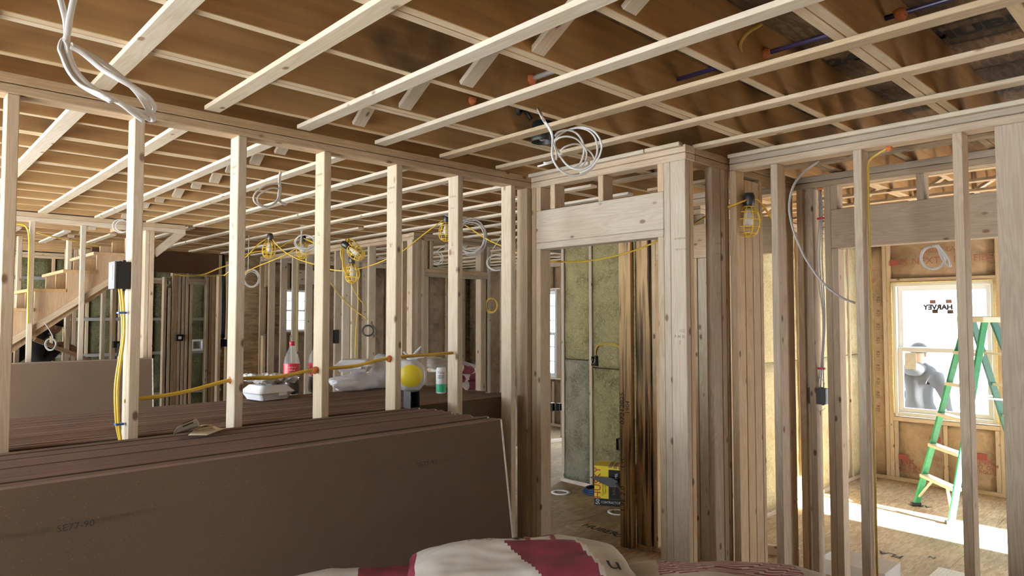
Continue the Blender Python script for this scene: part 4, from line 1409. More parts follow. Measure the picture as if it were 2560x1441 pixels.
# drinks can
q = ON('Z', ZK, 1110, 985)
cn = thing('drink_can', 'tall white and green drinks can by a partition stud', 'can', (q.x, q.y + .03, ZK))
lathe('body', cn, [(.024, 0), (.031, .006), (.031, .145), (.026, .155), (.025, .158)], M['white'], (q.x, q.y + .03, ZK), 20)
lathe('green_band', cn, [(.0313, .010), (.0313, .058)], M['green_print'], (q.x, q.y + .03, ZK), 20, cap=False)
dv2 = (CAM - Vector((q.x, q.y, ZK))); dv2.z = 0; dv2.normalize()
lettering('Tasty', .020, M['red_cap'], Vector((q.x, q.y + .03, ZK + .128)) + dv2 * .0315, Vector((0, 0, 1)).cross(dv2), (0, 0, 1), cn, 'label_lettering', thick=.001)
for dz in (.108, .096):
    lettering('TRULY', .014, M['ink'], Vector((q.x, q.y + .03, ZK + dz)) + dv2 * .0315, Vector((0, 0, 1)).cross(dv2), (0, 0, 1), cn, 'label_lettering', thick=.001)

# small black box on the nearest stack
elec_box('small black open-topped plastic box standing on the nearest drywall stack', (1.965 + .03, 2.845, 1.24 + .047), .06, .085, .06, 'black', (0, -1, 0), False)

# open newspaper booklet
bk = thing('newspaper', 'folded advertising newspaper lying open on the nearest drywall stack', 'newspaper', (.93, 2.75, 1.245))
def sheet_patch(name, P, mat, bend, parent, nu=10, nv=6):
    bm = bmesh.new()
    g = []
    for i in range(nu + 1):
        row = []
        for j in range(nv + 1):
            u, v = i / nu, j / nv
            a = P[0].lerp(P[1], u).lerp(P[3].lerp(P[2], u), v)
            row.append(bm.verts.new(a + Vector((0, 0, bend(u, v)))))
        g.append(row)
    for i in range(nu):
        for j in range(nv):
            bm.faces.new((g[i][j], g[i + 1][j], g[i + 1][j + 1], g[i][j + 1])).smooth = True
    o_ = mesh_obj(name, bm, mat, parent)
    s_ = o_.modifiers.new('thickness', 'SOLIDIFY'); s_.thickness = .0012
    return o_
zb = 1.247
A_, B_, C_, D_ = ON('Z', zb, 470, 1091), ON('Z', zb, 517, 1091), ON('Z', zb, 567, 1071), ON('Z', zb, 503, 1066)
sheet_patch('page', [A_, B_, C_, D_], M['newsprint'], lambda u, v: .006 * math.sin(u * 6) * v + .004, bk)
E1, E2 = ON('Z', zb, 434, 1090), ON('Z', zb, 500, 1070)
F1, F2 = ON('Z', zb + .03, 447, 1076), ON('Z', zb + .04, 490, 1056)
sheet_patch('page', [E1, E2, F2, F1], M['paper'], lambda u, v: .004 + .012 * math.sin(v * 2.5), bk)
def on_patch(P, u, v, dz): return P[0].lerp(P[1], u).lerp(P[3].lerp(P[2], u), v) + Vector((0, 0, dz))
for k in range(13):
    u = .08 + k * .065
    a, b = on_patch([E1, E2, F2, F1], u, .10, .012), on_patch([E1, E2, F2, F1], u, .36, .016)
    bar('print', bk, a, b, .006, .0008, M['ink'], (1, 0, 0), 0)
for k in range(9):
    u, v = random.uniform(.15, .85), random.uniform(.2, .8)
    a = on_patch([A_, B_, C_, D_], u, v, .0125)
    bar('print', bk, a, a + Vector((random.uniform(.01, .03), .012, 0)), .014, .0008, M['spruce_dark'], (1, 0, 0), 0)
bar('print', bk, on_patch([E1, E2, F2, F1], .28, .62, .018), on_patch([E1, E2, F2, F1], .78, .66, .018), .016, .0008, M['ink_faint'], (0, 0, 1), 0)


# ---------------------------------------------------------------- cement bags
def bag_mesh(L, Wd, H, seed, mats, pattern, nu=30, nv=20):
    bm = bmesh.new()
    top, bot = [], []
    def hgt(u, v):
        e = (1 - abs(u) ** 4.0) * (1 - abs(v) ** 3.2)
        f = max(0, e) ** .55
        return f * (1 + .22 * noise.noise((u * 1.7 + seed, v * 1.5, seed)) + .06 * noise.noise((u * 6, v * 6 + seed, 2)))
    for i in range(nu + 1):
        rt, rb = [], []
        for j in range(nv + 1):
            u, v = i / nu * 2 - 1, j / nv * 2 - 1
            squeeze = 1 - .05 * (abs(u) ** 6)
            x, y = u * L / 2 * (1 - .02 * abs(v) ** 4), v * Wd / 2 * squeeze
            x += .006 * noise.noise((v * 3, seed, u)); y += .006 * noise.noise((u * 3, seed + 4, v))
            h = hgt(u, v)
            rt.append(bm.verts.new((x, y, H * .5 + h * H * .5)))
            rb.append(bm.verts.new((x, y, H * .5 - h * H * .48)) if 0 < i < nu and 0 < j < nv else rt[-1])
        top.append(rt); bot.append(rb)
    for i in range(nu):
        for j in range(nv):
            u, v = (i + .5) / nu * 2 - 1, (j + .5) / nv * 2 - 1
            f = bm.faces.new((top[i][j], top[i + 1][j], top[i + 1][j + 1], top[i][j + 1]))
            f.material_index = pattern(u, v); f.smooth = True
            vs4 = [bot[i][j + 1], bot[i + 1][j + 1], bot[i + 1][j], bot[i][j]]
            if len(set(vs4)) == 4:
                try:
                    f2 = bm.faces.new(vs4); f2.smooth = True
                    f2.material_index = pattern(u, v)
                except ValueError:
                    pass
    me = bpy.data.meshes.new('bag')
    bm.to_mesh(me); bm.free()
    for k in mats:
        me.materials.append(M[k])
    return me, (lambda u, v: H * .5 + hgt(u, v) * H * .5)


def bag_letters(bag, mworld, s, size, mat, L, Wd, hf, u0, v0, ang, mat2=None):
    """print that follows the bag's curved top"""
    lo = lettering(s, size, mat, (0, 0, 0), (1, 0, 0), (0, 1, 0), None, 'bag_print')
    me = lo.data
    bm = bmesh.new(); bm.from_mesh(me)
    bmesh.ops.triangulate(bm, faces=bm.faces)
    bmesh.ops.subdivide_edges(bm, edges=bm.edges[:], cuts=2, use_grid_fill=False)
    ca, sa = math.cos(ang), math.sin(ang)
    for v in bm.verts:
        x, y = v.co.x * ca - v.co.y * sa + u0 * L / 2, v.co.x * sa + v.co.y * ca + v0 * Wd / 2
        v.co = Vector((x, y, hf(max(-1, min(1, x / (L / 2))), max(-1, min(1, y / (Wd / 2)))) + .003))
    bm.to_mesh(me); bm.free()
    COL.objects.unlink(lo)
    place(lo, bag, mworld)


BL, BW_, BH = .70, .42, .15
def pat_main(u, v):
    if u > .0 - .25 * (v + .2) and -.95 < v < .34 + .10 * u and u < .58 - .1 * v:
        return 1
    if u < -.94 and v > -.3:
        return 1
    if v > .42 and -.45 < u < .12:                     # fine wavy line art along the far edge
        k = (v + .06 * math.sin(u * 14) + .35 * (u + .2) ** 2) * 13
        return 1 if (k % 1) < .3 else 0
    if u > .62 - .1 * v:
        return 2
    return 0
def pat_stripe(u, v):
    if -.62 < u < .62:
        k = (v + .9 + .30 * u * u) * 12
        if v > -.1 and (k % 1) < .5:
            return 1
        if v < -.15:
            return 0
    return 0
meA, hfA = bag_mesh(BL, BW_, BH, 2.0, ('bag_paper', 'bag_maroon', 'bag_tan'), pat_main, 84, 56)
meB, hfB = bag_mesh(BL, BW_, BH * 1.05, 7.0, ('bag_tan', 'bag_maroon'), pat_stripe, 84, 56)
meC, hfC = bag_mesh(BL, BW_, BH, 12.0, ('bag_paper', 'bag_maroon'), lambda u, v: 1 if u > -.1 and v > -.2 else 0)

near = DP(1300, 1400, 2.12)
ba = math.radians(-38)
ZBAG = .80
bags = []
def put_bag(me, label, x, y, z, a, group, tilt=(0, 0)):
    m = Matrix.Translation((x, y, z)) @ Matrix.Rotation(a, 4, 'Z') @ Matrix.Rotation(tilt[0], 4, 'X') @ Matrix.Rotation(tilt[1], 4, 'Y')
    o_ = place(bpy.data.objects.new('cement_bag', me), None, m)
    tag(o_, label, 'cement bag', group)
    return o_, m
G = 'paper cement bags piled in front of the nearest drywall stack'
t0 = DP(1300, 1400, 2.12)
b1, m1_ = put_bag(meA, 'white paper cement bag with maroon panel, topmost in the middle of the near pile', t0.x, t0.y, .822, ba, G, (math.radians(2), math.radians(-1)))
bag_letters(b1, m1_, 'U', .17, M['bag_maroon'], BL, BW_, hfA, .22, .62, math.pi)
bag_letters(b1, m1_, 'I', .15, M['ink'], BL, BW_, hfA, .0, .64, math.pi)
bag_letters(b1, m1_, 'n', .10, M['ink'], BL, BW_, hfA, .78, -.55, math.pi)
t1 = DP(1830, 1425, 2.06)
b2, m2_ = put_bag(meB, 'white paper cement bag with dark maroon stripes at the right of the near pile', t1.x, t1.y, .765, math.radians(-50), G)
t2 = DP(930, 1445, 2.08)
b3, m3_ = put_bag(meC, 'white paper cement bag with maroon panel at the left of the near pile', t2.x, t2.y, .745, math.radians(-34), G)
under = ('white paper cement bag lower in the near pile', G)
for (bx, by, a, zt) in ((t0.x, t0.y, ba, .822), (t1.x, t1.y, math.radians(-50), .765), (t2.x, t2.y, math.radians(-34), .745)):
    z = zt
    k = 0
    while z > .15:
        z -= .148
        k += 1
        put_bag(meC if k % 2 else meA, under[0], bx + random.uniform(-.01, .01), by + random.uniform(-.01, .01), max(z, 0.0), a + (random.uniform(-.03, .03)), under[1])

# pile of the same bags beyond the far door opening
G2 = 'plastic-wrapped cement bags piled beyond the far doorway'
meF, hfF = bag_mesh(.62, .40, .14, 21.0, ('bag_paper', 'bag_maroon', 'bag_kraft'), lambda u, v: 1 if (u > .35 and u < .8) else (2 if v > .2 else 0))
P_ = ON('Y', 6.25, 1125, 940)
lab = ['topmost wrapped cement bag sagging over the far pile', 'kraft cement bag with maroon band, second in the far pile', 'kraft cement bag with maroon band, third in the far pile', 'kraft cement bag lower in the far pile, mostly hidden']
zf = 1.09
k = 0
while zf > 0:
    put_bag(meF, lab[min(k, 3)], 4.56 + (0.12 if k == 0 else .0), 6.02, zf, math.radians(-8 + 4 * (k % 2)), G2, (0, math.radians(12 if k == 0 else 2)))
    zf -= .137
    k += 1
zf, k = .96, 0
while zf > 0:
    put_bag(meF, 'plastic-wrapped cement bag at the right end of the far pile' if k == 0 else lab[3], 5.10, 6.40, zf, math.radians(-12), G2, (0, math.radians(9 if k == 0 else 0)))
    zf -= .137
    k += 1
wrap = thing('plastic_wrap', 'shiny clear plastic sheet draped over the far pile of cement bags', 'plastic sheet', (4.7, 6.2, 1.24))
bm = bmesh.new()
nn = 18
g = [[bm.verts.new((4.20 + .95 * i / nn, 5.81 + .5 * j / 8, 1.255 - .28 * max(0, (i / nn - .42)) ** 1.2 - (.05 if j == 0 else 0) + .012 * noise.noise((i * .6, j * .7, 3)))) for j in range(9)] for i in range(nn + 1)]
for i in range(nn):
    for j in range(8):
        bm.faces.new((g[i][j], g[i + 1][j], g[i + 1][j + 1], g[i][j + 1])).smooth = True
mesh_obj('wrap_sheet', bm, M['film'], wrap)
cbx = thing('cardboard_box', 'tall brown cardboard box in the dark corner behind the far bags', 'box', (5.45, 7.6, 0))
box('carton', cbx, (5.3, 5.62), (7.5, 7.8), (0, 1.18), M['cardboard'], 'z', .004)
box('flap', cbx, (5.3, 5.62), (7.47, 7.499), (1.02, 1.18), M['cardboard'], 'z', .002)
bt = thing('bucket', 'black bucket standing on the cardboard box in the dark corner', 'bucket', (5.45, 7.65, 1.18))
lathe('pail', bt, [(.10, 0), (.125, .24), (.13, .25), (.12, .25), (.10, .02)], M['black'], (5.45, 7.65, 1.181), 18)
tube('handle', bt, [(5.33, 7.65, 1.42), (5.36, 7.6, 1.35), (5.45, 7.55, 1.32), (5.54, 7.6, 1.35), (5.57, 7.65, 1.42)], .003, M['steel'])


# ---------------------------------------------------------------- loose cables hanging from the ceiling
def px_path(pts, d, k, x0, y0, dz=0.0):
    """polyline measured on the photograph, laid out on a gently curved surface about d metres away"""
    out = []
    n_ = len(pts)
    for i, p in enumerate(pts):
        dd = d + (p[2] if len(p) > 2 else 0)
        out.append(DP(x0 + p[0] * k, y0 + p[1] * k, dd))
    return out


hk = thing('cable_bundle', 'twisted bundle of thick white cables hanging in a long loop at upper left', 'cable', DP(170, -40, 1.75))
k_ = .378
strands = [
    ([(40, -60), (62, 20), (88, 120), (98, 200), (100, 290), (118, 380), (160, 470), (225, 545), (300, 600), (360, 635), (402, 672)], 'white_cable'),
    ([(160, -60), (138, 20), (116, 130), (104, 220), (84, 275), (62, 300), (80, 390), (120, 480), (190, 560), (270, 610), (330, 640), (396, 674)], 'white_cable'),
    ([(128, 298), (170, 322, .02), (260, 368, .03), (370, 440, .04), (455, 510, .04), (530, 575, .05), (585, 640, .06), (632, 715, .08), (672, 790, .1), (640, 792, .1), (560, 742, .06), (470, 690, .04), (380, 640, .02), (290, 600), (200, 560), (140, 500), (100, 420), (58, 335), (72, 270), (104, 300), (112, 360)], 'white_cable'),
    ([(120, 312), (180, 335, .01), (250, 388, .02), (330, 455, .02), (420, 510, .02), (510, 560, .03), (590, 610, .05), (650, 660, .08), (680, 712, .1), (660, 742, .11), (600, 742, .08), (500, 702, .04), (420, 672, .02), (330, 625, -.01), (230, 588, -.01), (160, 540, -.01), (104, 460, -.01), (70, 380, -.01), (48, 320, -.01), (70, 265, 0), (100, 275, 0)], 'white_cable'),
    ([(420, 660, .02), (480, 700, .03), (540, 748, .05), (606, 796, .07)], 'white_cable'),
]
for pts, mt in strands:
    tube('strand', hk, px_path(pts, 1.72, k_, 130, 0), .0078, M[mt], 8, .6, 6)

ck = thing('cable_coil', 'loose coil of white cable hanging beside the dark recessed light', 'cable', DP(1360, 290, 2.62))
k2 = 240 / 1158
loops = [
    [(245, 40), (285, 110), (340, 190), (375, 255), (400, 330), (415, 400), (450, 470), (500, 560), (580, 650), (700, 695), (830, 660), (910, 560), (935, 440), (905, 310), (830, 230), (720, 195), (610, 205), (500, 260), (430, 330), (420, 420), (470, 500), (505, 510)],
    [(262, 40), (300, 110), (360, 200), (390, 280), (390, 400), (385, 500), (405, 590), (470, 690), (580, 755), (700, 765), (820, 720), (895, 650), (905, 600), (870, 510), (800, 440), (720, 395), (640, 390), (540, 425), (490, 470)],
    [(430, 345), (480, 310), (570, 295), (670, 320), (745, 385), (795, 460), (800, 560), (760, 640), (690, 680), (600, 680)],
    [(420, 290), (470, 240), (570, 220), (670, 250), (740, 330), (770, 430), (760, 540), (720, 630), (660, 675)],
    [(600, 210), (720, 185), (850, 210), (940, 290), (985, 400), (970, 500), (925, 590), (840, 680), (720, 740)],
    [(440, 560), (400, 590), (330, 615), (285, 612)],
    [(410, 600), (330, 625), (260, 645), (215, 658)],
    [(375, 250), (400, 350), (430, 430), (480, 500), (505, 512)],
    [(390, 300), (410, 400), (440, 490), (440, 580)],
]
for i, l in enumerate(loops):
    pl = [DP(1300 + x * k2, 280 + y * k2, 2.62 + .03 * math.sin(i * 2 + j * .5)) for j, (x, y) in enumerate(l)]
    if i < 2:
        pl = [ON('Z', ZJ + .1, 1338 + 6 * i, 262)] + pl
    tube('strand', ck, pl, .0042, M['white_cable'], 7, .75, 6)

rl = thing('recessed_light', 'dark metal recessed light housing between the ceiling joists', 'ceiling light', (0, 0, 0))
pcan = ON('Z', ZJ - .012, 1357, 356)
lathe('housing', rl, [(.056, 0), (.060, .004), (.058, .06), (.05, .10), (.0, .102)], M['can'], pcan, 24, cap=False)
lathe('inner', rl, [(.052, .001), (.05, .06), (.0, .08)], M['black'], pcan, 24, cap=False)
tube('wire', rl, [pcan + Vector((-.04, 0, .03)), pcan + Vector((0, .01, .012)), pcan + Vector((.035, .0, .03))], .004, M['white'], 6)
tube('conduit', rl, [pcan + Vector((-.03, .05, .12)), pcan + Vector((-.07, .06, .16)), pcan + Vector((-.12, .05, .13)), pcan + Vector((-.15, .02, .2))], .009, M['black'], 7)


def coil(label, c, r, turns, nrm, mat='white_cable', wire=.004, squash=1.0, tail=None, group=None, seed=1, open_=2 * math.pi):
    t = thing('cable_coil', label, 'cable', c, group)
    m = frame_from(nrm, (0, 0, 1) if abs(Vector(nrm).z) < .9 else (1, 0, 0))
    rnd = random.Random(seed)
    for k in range(turns):
        rr = r * rnd.uniform(.8, 1.05)
        ox, oy, oz = rnd.uniform(-.15, .15) * r, rnd.uniform(-.12, .12) * r, rnd.uniform(-.12, .12) * r
        pts = []
        for a in range(17):
            an = open_ * a / 16 + rnd.uniform(-.05, .05)
            pts.append(Vector(c) + m @ Vector((ox + rr * squash * math.cos(an), oy + rr * math.sin(an), oz + .1 * r * math.sin(an * 2 + k))))
        tube('strand', t, pts, wire, M[mat], 6, .8, 3)
    if tail:
        for q in tail:
            tube('strand', t, q, wire, M[mat], 6, .8, 4)
    return t


toCam = Vector((-.69, -.73, 0))
# beyond the partition
c3 = ON('Y', 3.9, 678, 488)
k3 = 500 / 2560
hang = thing('cable_coil', 'white cable loop tied in a knot, hanging just beyond the partition', 'cable', c3)
for l in ([(1480, 850), (1390, 850), (1280, 900), (1230, 980), (1215, 1080), (1220, 1180), (1205, 1300), (1230, 1370), (1300, 1395)],
          [(1400, 820), (1380, 860), (1290, 915), (1240, 1000), (1230, 1100), (1240, 1200), (1220, 1300), (1250, 1360), (1320, 1390)],
          [(1230, 1130), (1150, 1125), (1040, 1150), (950, 1210), (895, 1280), (900, 1350), (960, 1400), (1040, 1420), (1130, 1400), (1200, 1340), (1240, 1240), (1215, 1180)],
          [(1215, 1190), (1130, 1180), (1030, 1220), (950, 1290), (945, 1360), (1000, 1405), (1090, 1410), (1170, 1360), (1220, 1270), (1235, 1190)]):
    tube('strand', hang, [ON('Y', 3.9, 460 + x * k3, 240 + y * k3) for x, y in l], .0055, M['white_cable'], 7, .8, 5)


def coil_px(label, x, y, plane, val, rp, turns, mat='white_cable', wire=.004, squash=.8, tails=(), seed=1):
    c = ON(plane, val, x, y)
    d = (c - CAM).dot(_f)
    r = rp / FPX * d
    tl = [[ON(plane, val, a, b) for a, b in t] for t in tails]
    if plane == 'Y' and y < 720:
        tp_ = tl[0][0] if tl else c + Vector((0, 0, r * squash))
        jn = min(jy, key=lambda q_: abs(q_ - tp_.y))
        tl.append([Vector((tp_.x, jn, ZJ + .0004)), tp_.lerp(Vector((tp_.x, jn, ZJ)), .5), tp_])
    n_ = (CAM - c); n_.z = 0
    return coil(label, c, r, turns, n_.normalized(), mat, wire, squash, tl, None, seed)


coil_px('white cable coil beside the second caged work light', 762, 606, 'Y', 6.2, 26, 4, tails=[[(752, 565), (753, 585), (750, 610)], [(760, 566), (754, 585), (752, 620)]], seed=3)
coil_px('thin white cable coil on a long drop left of the caged lights', 628, 697, 'Y', 7.2, 19, 4, squash=1.2, tails=[[(622, 603), (621, 640), (620, 680)]], seed=4)
coil_px('thick grey cable coil right of the caged light at the partition', 1178, 592, 'Y', 4.5, 40, 5, 'grey_cable', .005, 1.15, [[(1130, 545), (1160, 548), (1190, 565)]], 5)
coil_px('white cable loop at the upper corner of the far door frame', 1240, 660, 'Y', 5.5, 24, 3, 'white_cable', .0045, .8, [[(1232, 623), (1228, 640), (1225, 655)]], 6)
coil_px('small white cable loops beyond the far door header', 1092, 645, 'Y', 6.6, 15, 3, 'white_cable', .004, 1.1, (), 8)
coil_px('yellow and white cable loop on the right jamb of the far doorway', 1228, 763, 'Y', 5.66, 15, 3, 'yellow', .004, 1.2, (), 9)
coil_px('black cable coil on a bare stud above the bags', 920, 826, 'X', XR - .01, 14, 4, 'black', .005, 1.0, [[(930, 812), (938, 822), (943, 836)]], 10)
coil_px('white cable loop hanging at the top of the stair wall', 305, 566, 'Y', 6.6, 20, 2, 'white_cable', .005, .9, [[(307, 521), (318, 532), (325, 545)]], 11)
coil_px('grey cable coil hanging below the staircase', 126, 862, 'Y', 6.74, 12, 3, 'grey_cable', .004, 1.3, [[(110, 806), (120, 820), (130, 838), (133, 850)]], 12)
coil_px('white cable loop hanging from the header before the window', 2334, 646, 'X', X4 - .03, 30, 1, 'white_cable', .0075, 1.1, [[(2345, 612), (2352, 640), (2368, 664), (2376, 665), (2370, 645), (2355, 625), (2345, 612)], [(2340, 612), (2350, 628), (2362, 645), (2360, 660)]], 13)

# ---------------------------------------------------------------- string of caged work lights
sl = thing('string_light', 'yellow temporary light string with caged lamps slung under the ceiling', 'work light', ON('Z', ZP, 672, 595))
YL = {}
def cage(c, down, s=1.0, name='cage_lamp', seed=1):
    rnd = random.Random(seed)
    dn = Vector(down).normalized()
    top = Vector(c)
    lamp = lathe(name, sl, [(.022 * s, -.03 * s), (.030 * s, -.01 * s), (.030 * s, .02 * s), (.022 * s, .055 * s)], M['black'], top, 12, dn)
    m = frame_from(dn, (1, .1, .1) if abs(dn.x) < .9 else (0, 1, 0))
    bm = bmesh.new()
    prof = [(.026, .045), (.050, .075), (.062, .115), (.060, .155), (.045, .19), (.016, .207)]
    for k in range(8):
        a = 2 * math.pi * k / 8
        add_tube(bm, [top + m @ Vector((r * s * math.cos(a), r * s * math.sin(a), z * s)) for r, z in prof], .0032 * s, 5, 1, 3)
    for r, z in (prof[0], prof[1], prof[2], prof[3], prof[4], prof[5]):
        add_tube(bm, [top + m @ Vector((r * s * math.cos(2 * math.pi * q / 14), r * s * math.sin(2 * math.pi * q / 14), z * s)) for q in range(15)], .0032 * s, 5, 1, 1, False)
    mesh_obj('cage', bm, M['yellow'], lamp)
    lathe('lamp_bulb', lamp, [(.014 * s, .05 * s), (.016 * s, .075 * s), (.027 * s, .11 * s), (.026 * s, .135 * s), (.012 * s, .155 * s)], M['bulb'], top, 12, dn)
    return top


La = ON('Y', 6.3, 675, 592)
Lb = ON('Y', 6.3, 757, 595)
Lc = ON('Y', 5.2, 862, 612)
Ld = ON('Y', 5.2, 880, 648)
Le = ON('Y', 4.7, 1116, 545)
Lf = ON('Y', 1.78, 1873, 497)
cage(La, (-.06, .02, -1), 1.0, seed=1)
cage(Lb, (.0, .0, -1), 1.0, seed=2)
cage(Lc, (.45, -.45, -.45), .95, seed=3)
cage(Ld, (.03, 0, -1), 1.0, seed=4)
cage(Le, (-.03, .0, -1), 1.0, seed=5)
cage(Lf, (.0, .05, -1), 1.0, seed=6)
def cord(pts, r=.0055):
    tube('cord', sl, pts, r, M['yellow'], 6)
cord([ON('Y', 6.4, 560, 690), ON('Y', 6.3, 618, 640), ON('Y', 6.3, 645, 612), La])
cord([La, ON('Y', 6.2, 705, 625), ON('Y', 6.1, 745, 648), ON('Y', 5.9, 788, 662), ON('Y', 5.6, 825, 674), ON('Y', 5.4, 865, 677), ON('Y', 5.2, 915, 668), ON('Y', 5.0, 968, 648), ON('Y', 4.9, 1010, 626), ON('Y', 4.8, 1060, 586), Le])
cord([ON('Y', 6.4, 600, 640), ON('Y', 6.4, 640, 630), ON('Y', 6.35, 690, 622), ON('Y', 6.3, 730, 602), Lb])
cord([Lb, ON('Y', 6.0, 785, 608), ON('Y', 5.8, 800, 618)])
cord([ON('Y', 6.9, 600, 690), ON('Y', 6.8, 640, 668), ON('Y', 6.6, 690, 648), ON('Y', 6.4, 730, 628), ON('Y', 6.35, 752, 612)])
cord([Le, ON('Y', 4.6, 1160, 562), ON('Y', 4.4, 1215, 597), ON('Y', 4.1, 1270, 622), ON('Y', 3.8, 1318, 642), ON('X', 3.15, 1375, 653), ON('X', 3.3, 1440, 655), ON('X', 3.4, 1500, 648), ON('X', 3.45, 1570, 632), ON('X', 3.5, 1640, 605), ON('X', 3.3, 1725, 565), ON('Y', 2.0, 1775, 536), ON('Y', 1.80, 1835, 512), Lf])
cord([Lf, ON('Y', 1.77, 1893, 500), ON('Y', 1.76, 1908, 515), ON('Y', 1.75, 1920, 533), ON('Y', 1.74, 1938, 560)])
# the bundled spare length on the stud
for q in range(5):
    rnd = random.Random(q)
    j = lambda: rnd.uniform(-5, 5)
    cord([ON('Y', 5.25, 868 + j(), 597), ON('Y', 5.2, 856 + j(), 630 + j()), ON('Y', 5.2, 862 + j(), 665 + j()), ON('Y', 5.2, 874 + j(), 692 + j()), ON('Y', 5.2, 884 + j(), 660 + j()), ON('Y', 5.2, 888 + j(), 630 + j()), ON('Y', 5.25, 872 + j(), 596)], .0045)
cord([ON('Y', 5.25, 872, 596), ON('Y', 5.2, 895, 612), ON('Y', 5.2, 908, 640), ON('Y', 5.2, 902, 652)], .0045)

vy = thing('cable', 'yellow cables running down a far stud to the plastic bags', 'cable', ON('X', XR - .01, 893, 700))
tube('cable_run', vy, [ON('X', XR - .012, 893, 680), ON('X', XR - .012, 895, 760), ON('X', XR - .012, 890, 830), ON('X', XR - .012, 888, 898)], .008, M['yellow_dark'], 6)
vd = thing('cable', 'slack yellow cable sagging between the far studs', 'cable', ON('X', XR - .02, 880, 750))
tube('cable_run', vd, [ON('X', XR - .02, 826, 706), ON('X', XR - .02, 850, 740), ON('X', XR - .02, 880, 770), ON('X', XR - .02, 918, 799)], .006, M['yellow_dark'], 6)
tube('cable_run', vd, [ON('X', XR - .02, 873, 696), ON('X', XR - .02, 890, 735), ON('X', XR - .02, 912, 766)], .005, M['yellow_dark'], 6)
ve = thing('cable', 'yellow cable stapled to the window-side far stud', 'cable', ON('X', XR - .01, 740, 760))
tube('cable_run', ve, [ON('X', XR - .012, 744, 640), ON('X', XR - .012, 743, 740), ON('X', XR - .012, 741, 850), ON('X', XR - .012, 738, 930)], .007, M['yellow_dark'], 6)
vs_ = thing('cable', 'thin yellow cable looped across the stair wall studs', 'cable', ON('Y', YS - .02, 70, 620))
tube('cable_run', vs_, [ON('Y', YS - .02, 0, 560), ON('Y', YS - .02, 52, 561), ON('Y', YS - .02, 68, 572), ON('Y', YS - .02, 73, 600), ON('Y', YS - .02, 72, 660), ON('Y', YS - .02, 70, 740), ON('Y', YS - .02, 70, 810)], .007, M['yellow'], 6)
tube('cable_run', vs_, [ON('Y', 7.9, 90, 582), ON('Y', 7.9, 150, 596), ON('Y', 7.9, 200, 606), ON('Y', 7.9, 250, 616)], .006, M['yellow_dark'], 6)
vb = thing('cable', 'yellow cord draped below the dark dropped beam', 'cable', ON('Y', 9.5, 480, 686))
tube('cable_run', vb, [ON('Y', 9.5, 436, 686), ON('Y', 9.5, 470, 690), ON('Y', 9.5, 510, 686), ON('Y', 9.4, 545, 672), ON('Y', 9.2, 575, 662)], .009, M['yellow'], 6)
tube('cable_run', vb, [ON('Y', 9.5, 440, 688), ON('Y', 9.5, 480, 689), ON('Y', 9.5, 540, 690), ON('Y', 9.4, 575, 686)], .007, M['yellow_dark'], 6)

# cables on the right
g1 = thing('cable', 'grey cable bowing out from the right plates across two studs', 'cable', ON('X', X3 + .1, 2040, 405))
tube('cable_run', g1, [ON('X', X3 + .12, 2048, 402), ON('X', X3 + .05, 2010, 432), ON('X', X3 - .03, 1985, 462), ON('X', X3 - .06, 1973, 510), ON('X', X3 - .06, 1979, 560), ON('X', X3 - .05, 1996, 610), ON('X', X3 - .03, 2022, 660), ON('X', X3 - .015, 2060, 710), ON('X', X3 + .02, 2105, 745), ON('X', X3 + .05, 2138, 758)], .0062, M['grey_cable'], 7, .7)
g2 = thing('cable', 'yellow cable stapled down the dark side of the right-hand stud', 'cable', ON('X', X3 + .05, 2222, 370))
tube('cable_run', g2, [ON('X', X3 + .05, 2222, 370), ON('X', X3 + .05, 2195, 385), ON('X', X3 + .05, 2172, 408)] + [Vector((X3 + .05, 1.158, z)) for z in (2.30, 2.15, 1.95, 1.7, 1.45, 1.2, .9, .6, .3)], .0058, M['yellow_dark'], 7, .7)
foam_blob(g2, ON('X', X3 + .05, 2222, 371), .014)
g3 = thing('cable', 'three grey cables hanging between studs to the black double box', 'cable', ON('X', X4 + .05, 2052, 500))
for dx in (-6, 0, 6):
    tube('cable_run', g3, [ON('X', X4 + .045, 2050 + dx * .5, 475), ON('X', X4 + .045, 2052 + dx * .6, 545), ON('X', X4 + .04, 2049 + dx, 640), ON('X', X4 + .04, 2054 + dx * .8, 720), ON('X', X4 + .04, 2060 + dx * .4, 800), ON('X', X4 + .04, 2056 + dx * .4, 900), ON('X', X4 + .04, 2052 + dx * 1.2, 970)], .005, M['grey_cable'], 6, .7)
for py in (546, 922):
    q = ON('X', X4 + .032, 2052, py)
    box('cable_stacker', g3, (q.x, q.x + .02), (q.y - .024, q.y + .024), (q.z - .006, q.z + .006), M['red_cap'], 'y', .001)
foam_blob(g3, ON('X', X4 + .045, 2050, 470), .018)
q = ON('X', X4 + .04, 2046, 990)
eb2 = elec_box('black double electrical box wired between the inner wall studs', (q.x, q.y, q.z), .10, .095, .07, 'black', (1, 0, 0))
tube('wire', eb2, [ON('X', X4 + .02, 2042, 958), ON('X', X4 + .0, 2050, 945), ON('X', X4 + .0, 2062, 960)], .0015, M['steel'], 5)
tube('wire', eb2, [ON('X', X4 + .02, 2040, 1020), ON('X', X4 + .0, 2050, 1030), ON('X', X4 + .0, 2064, 1020)], .0015, M['steel'], 5)

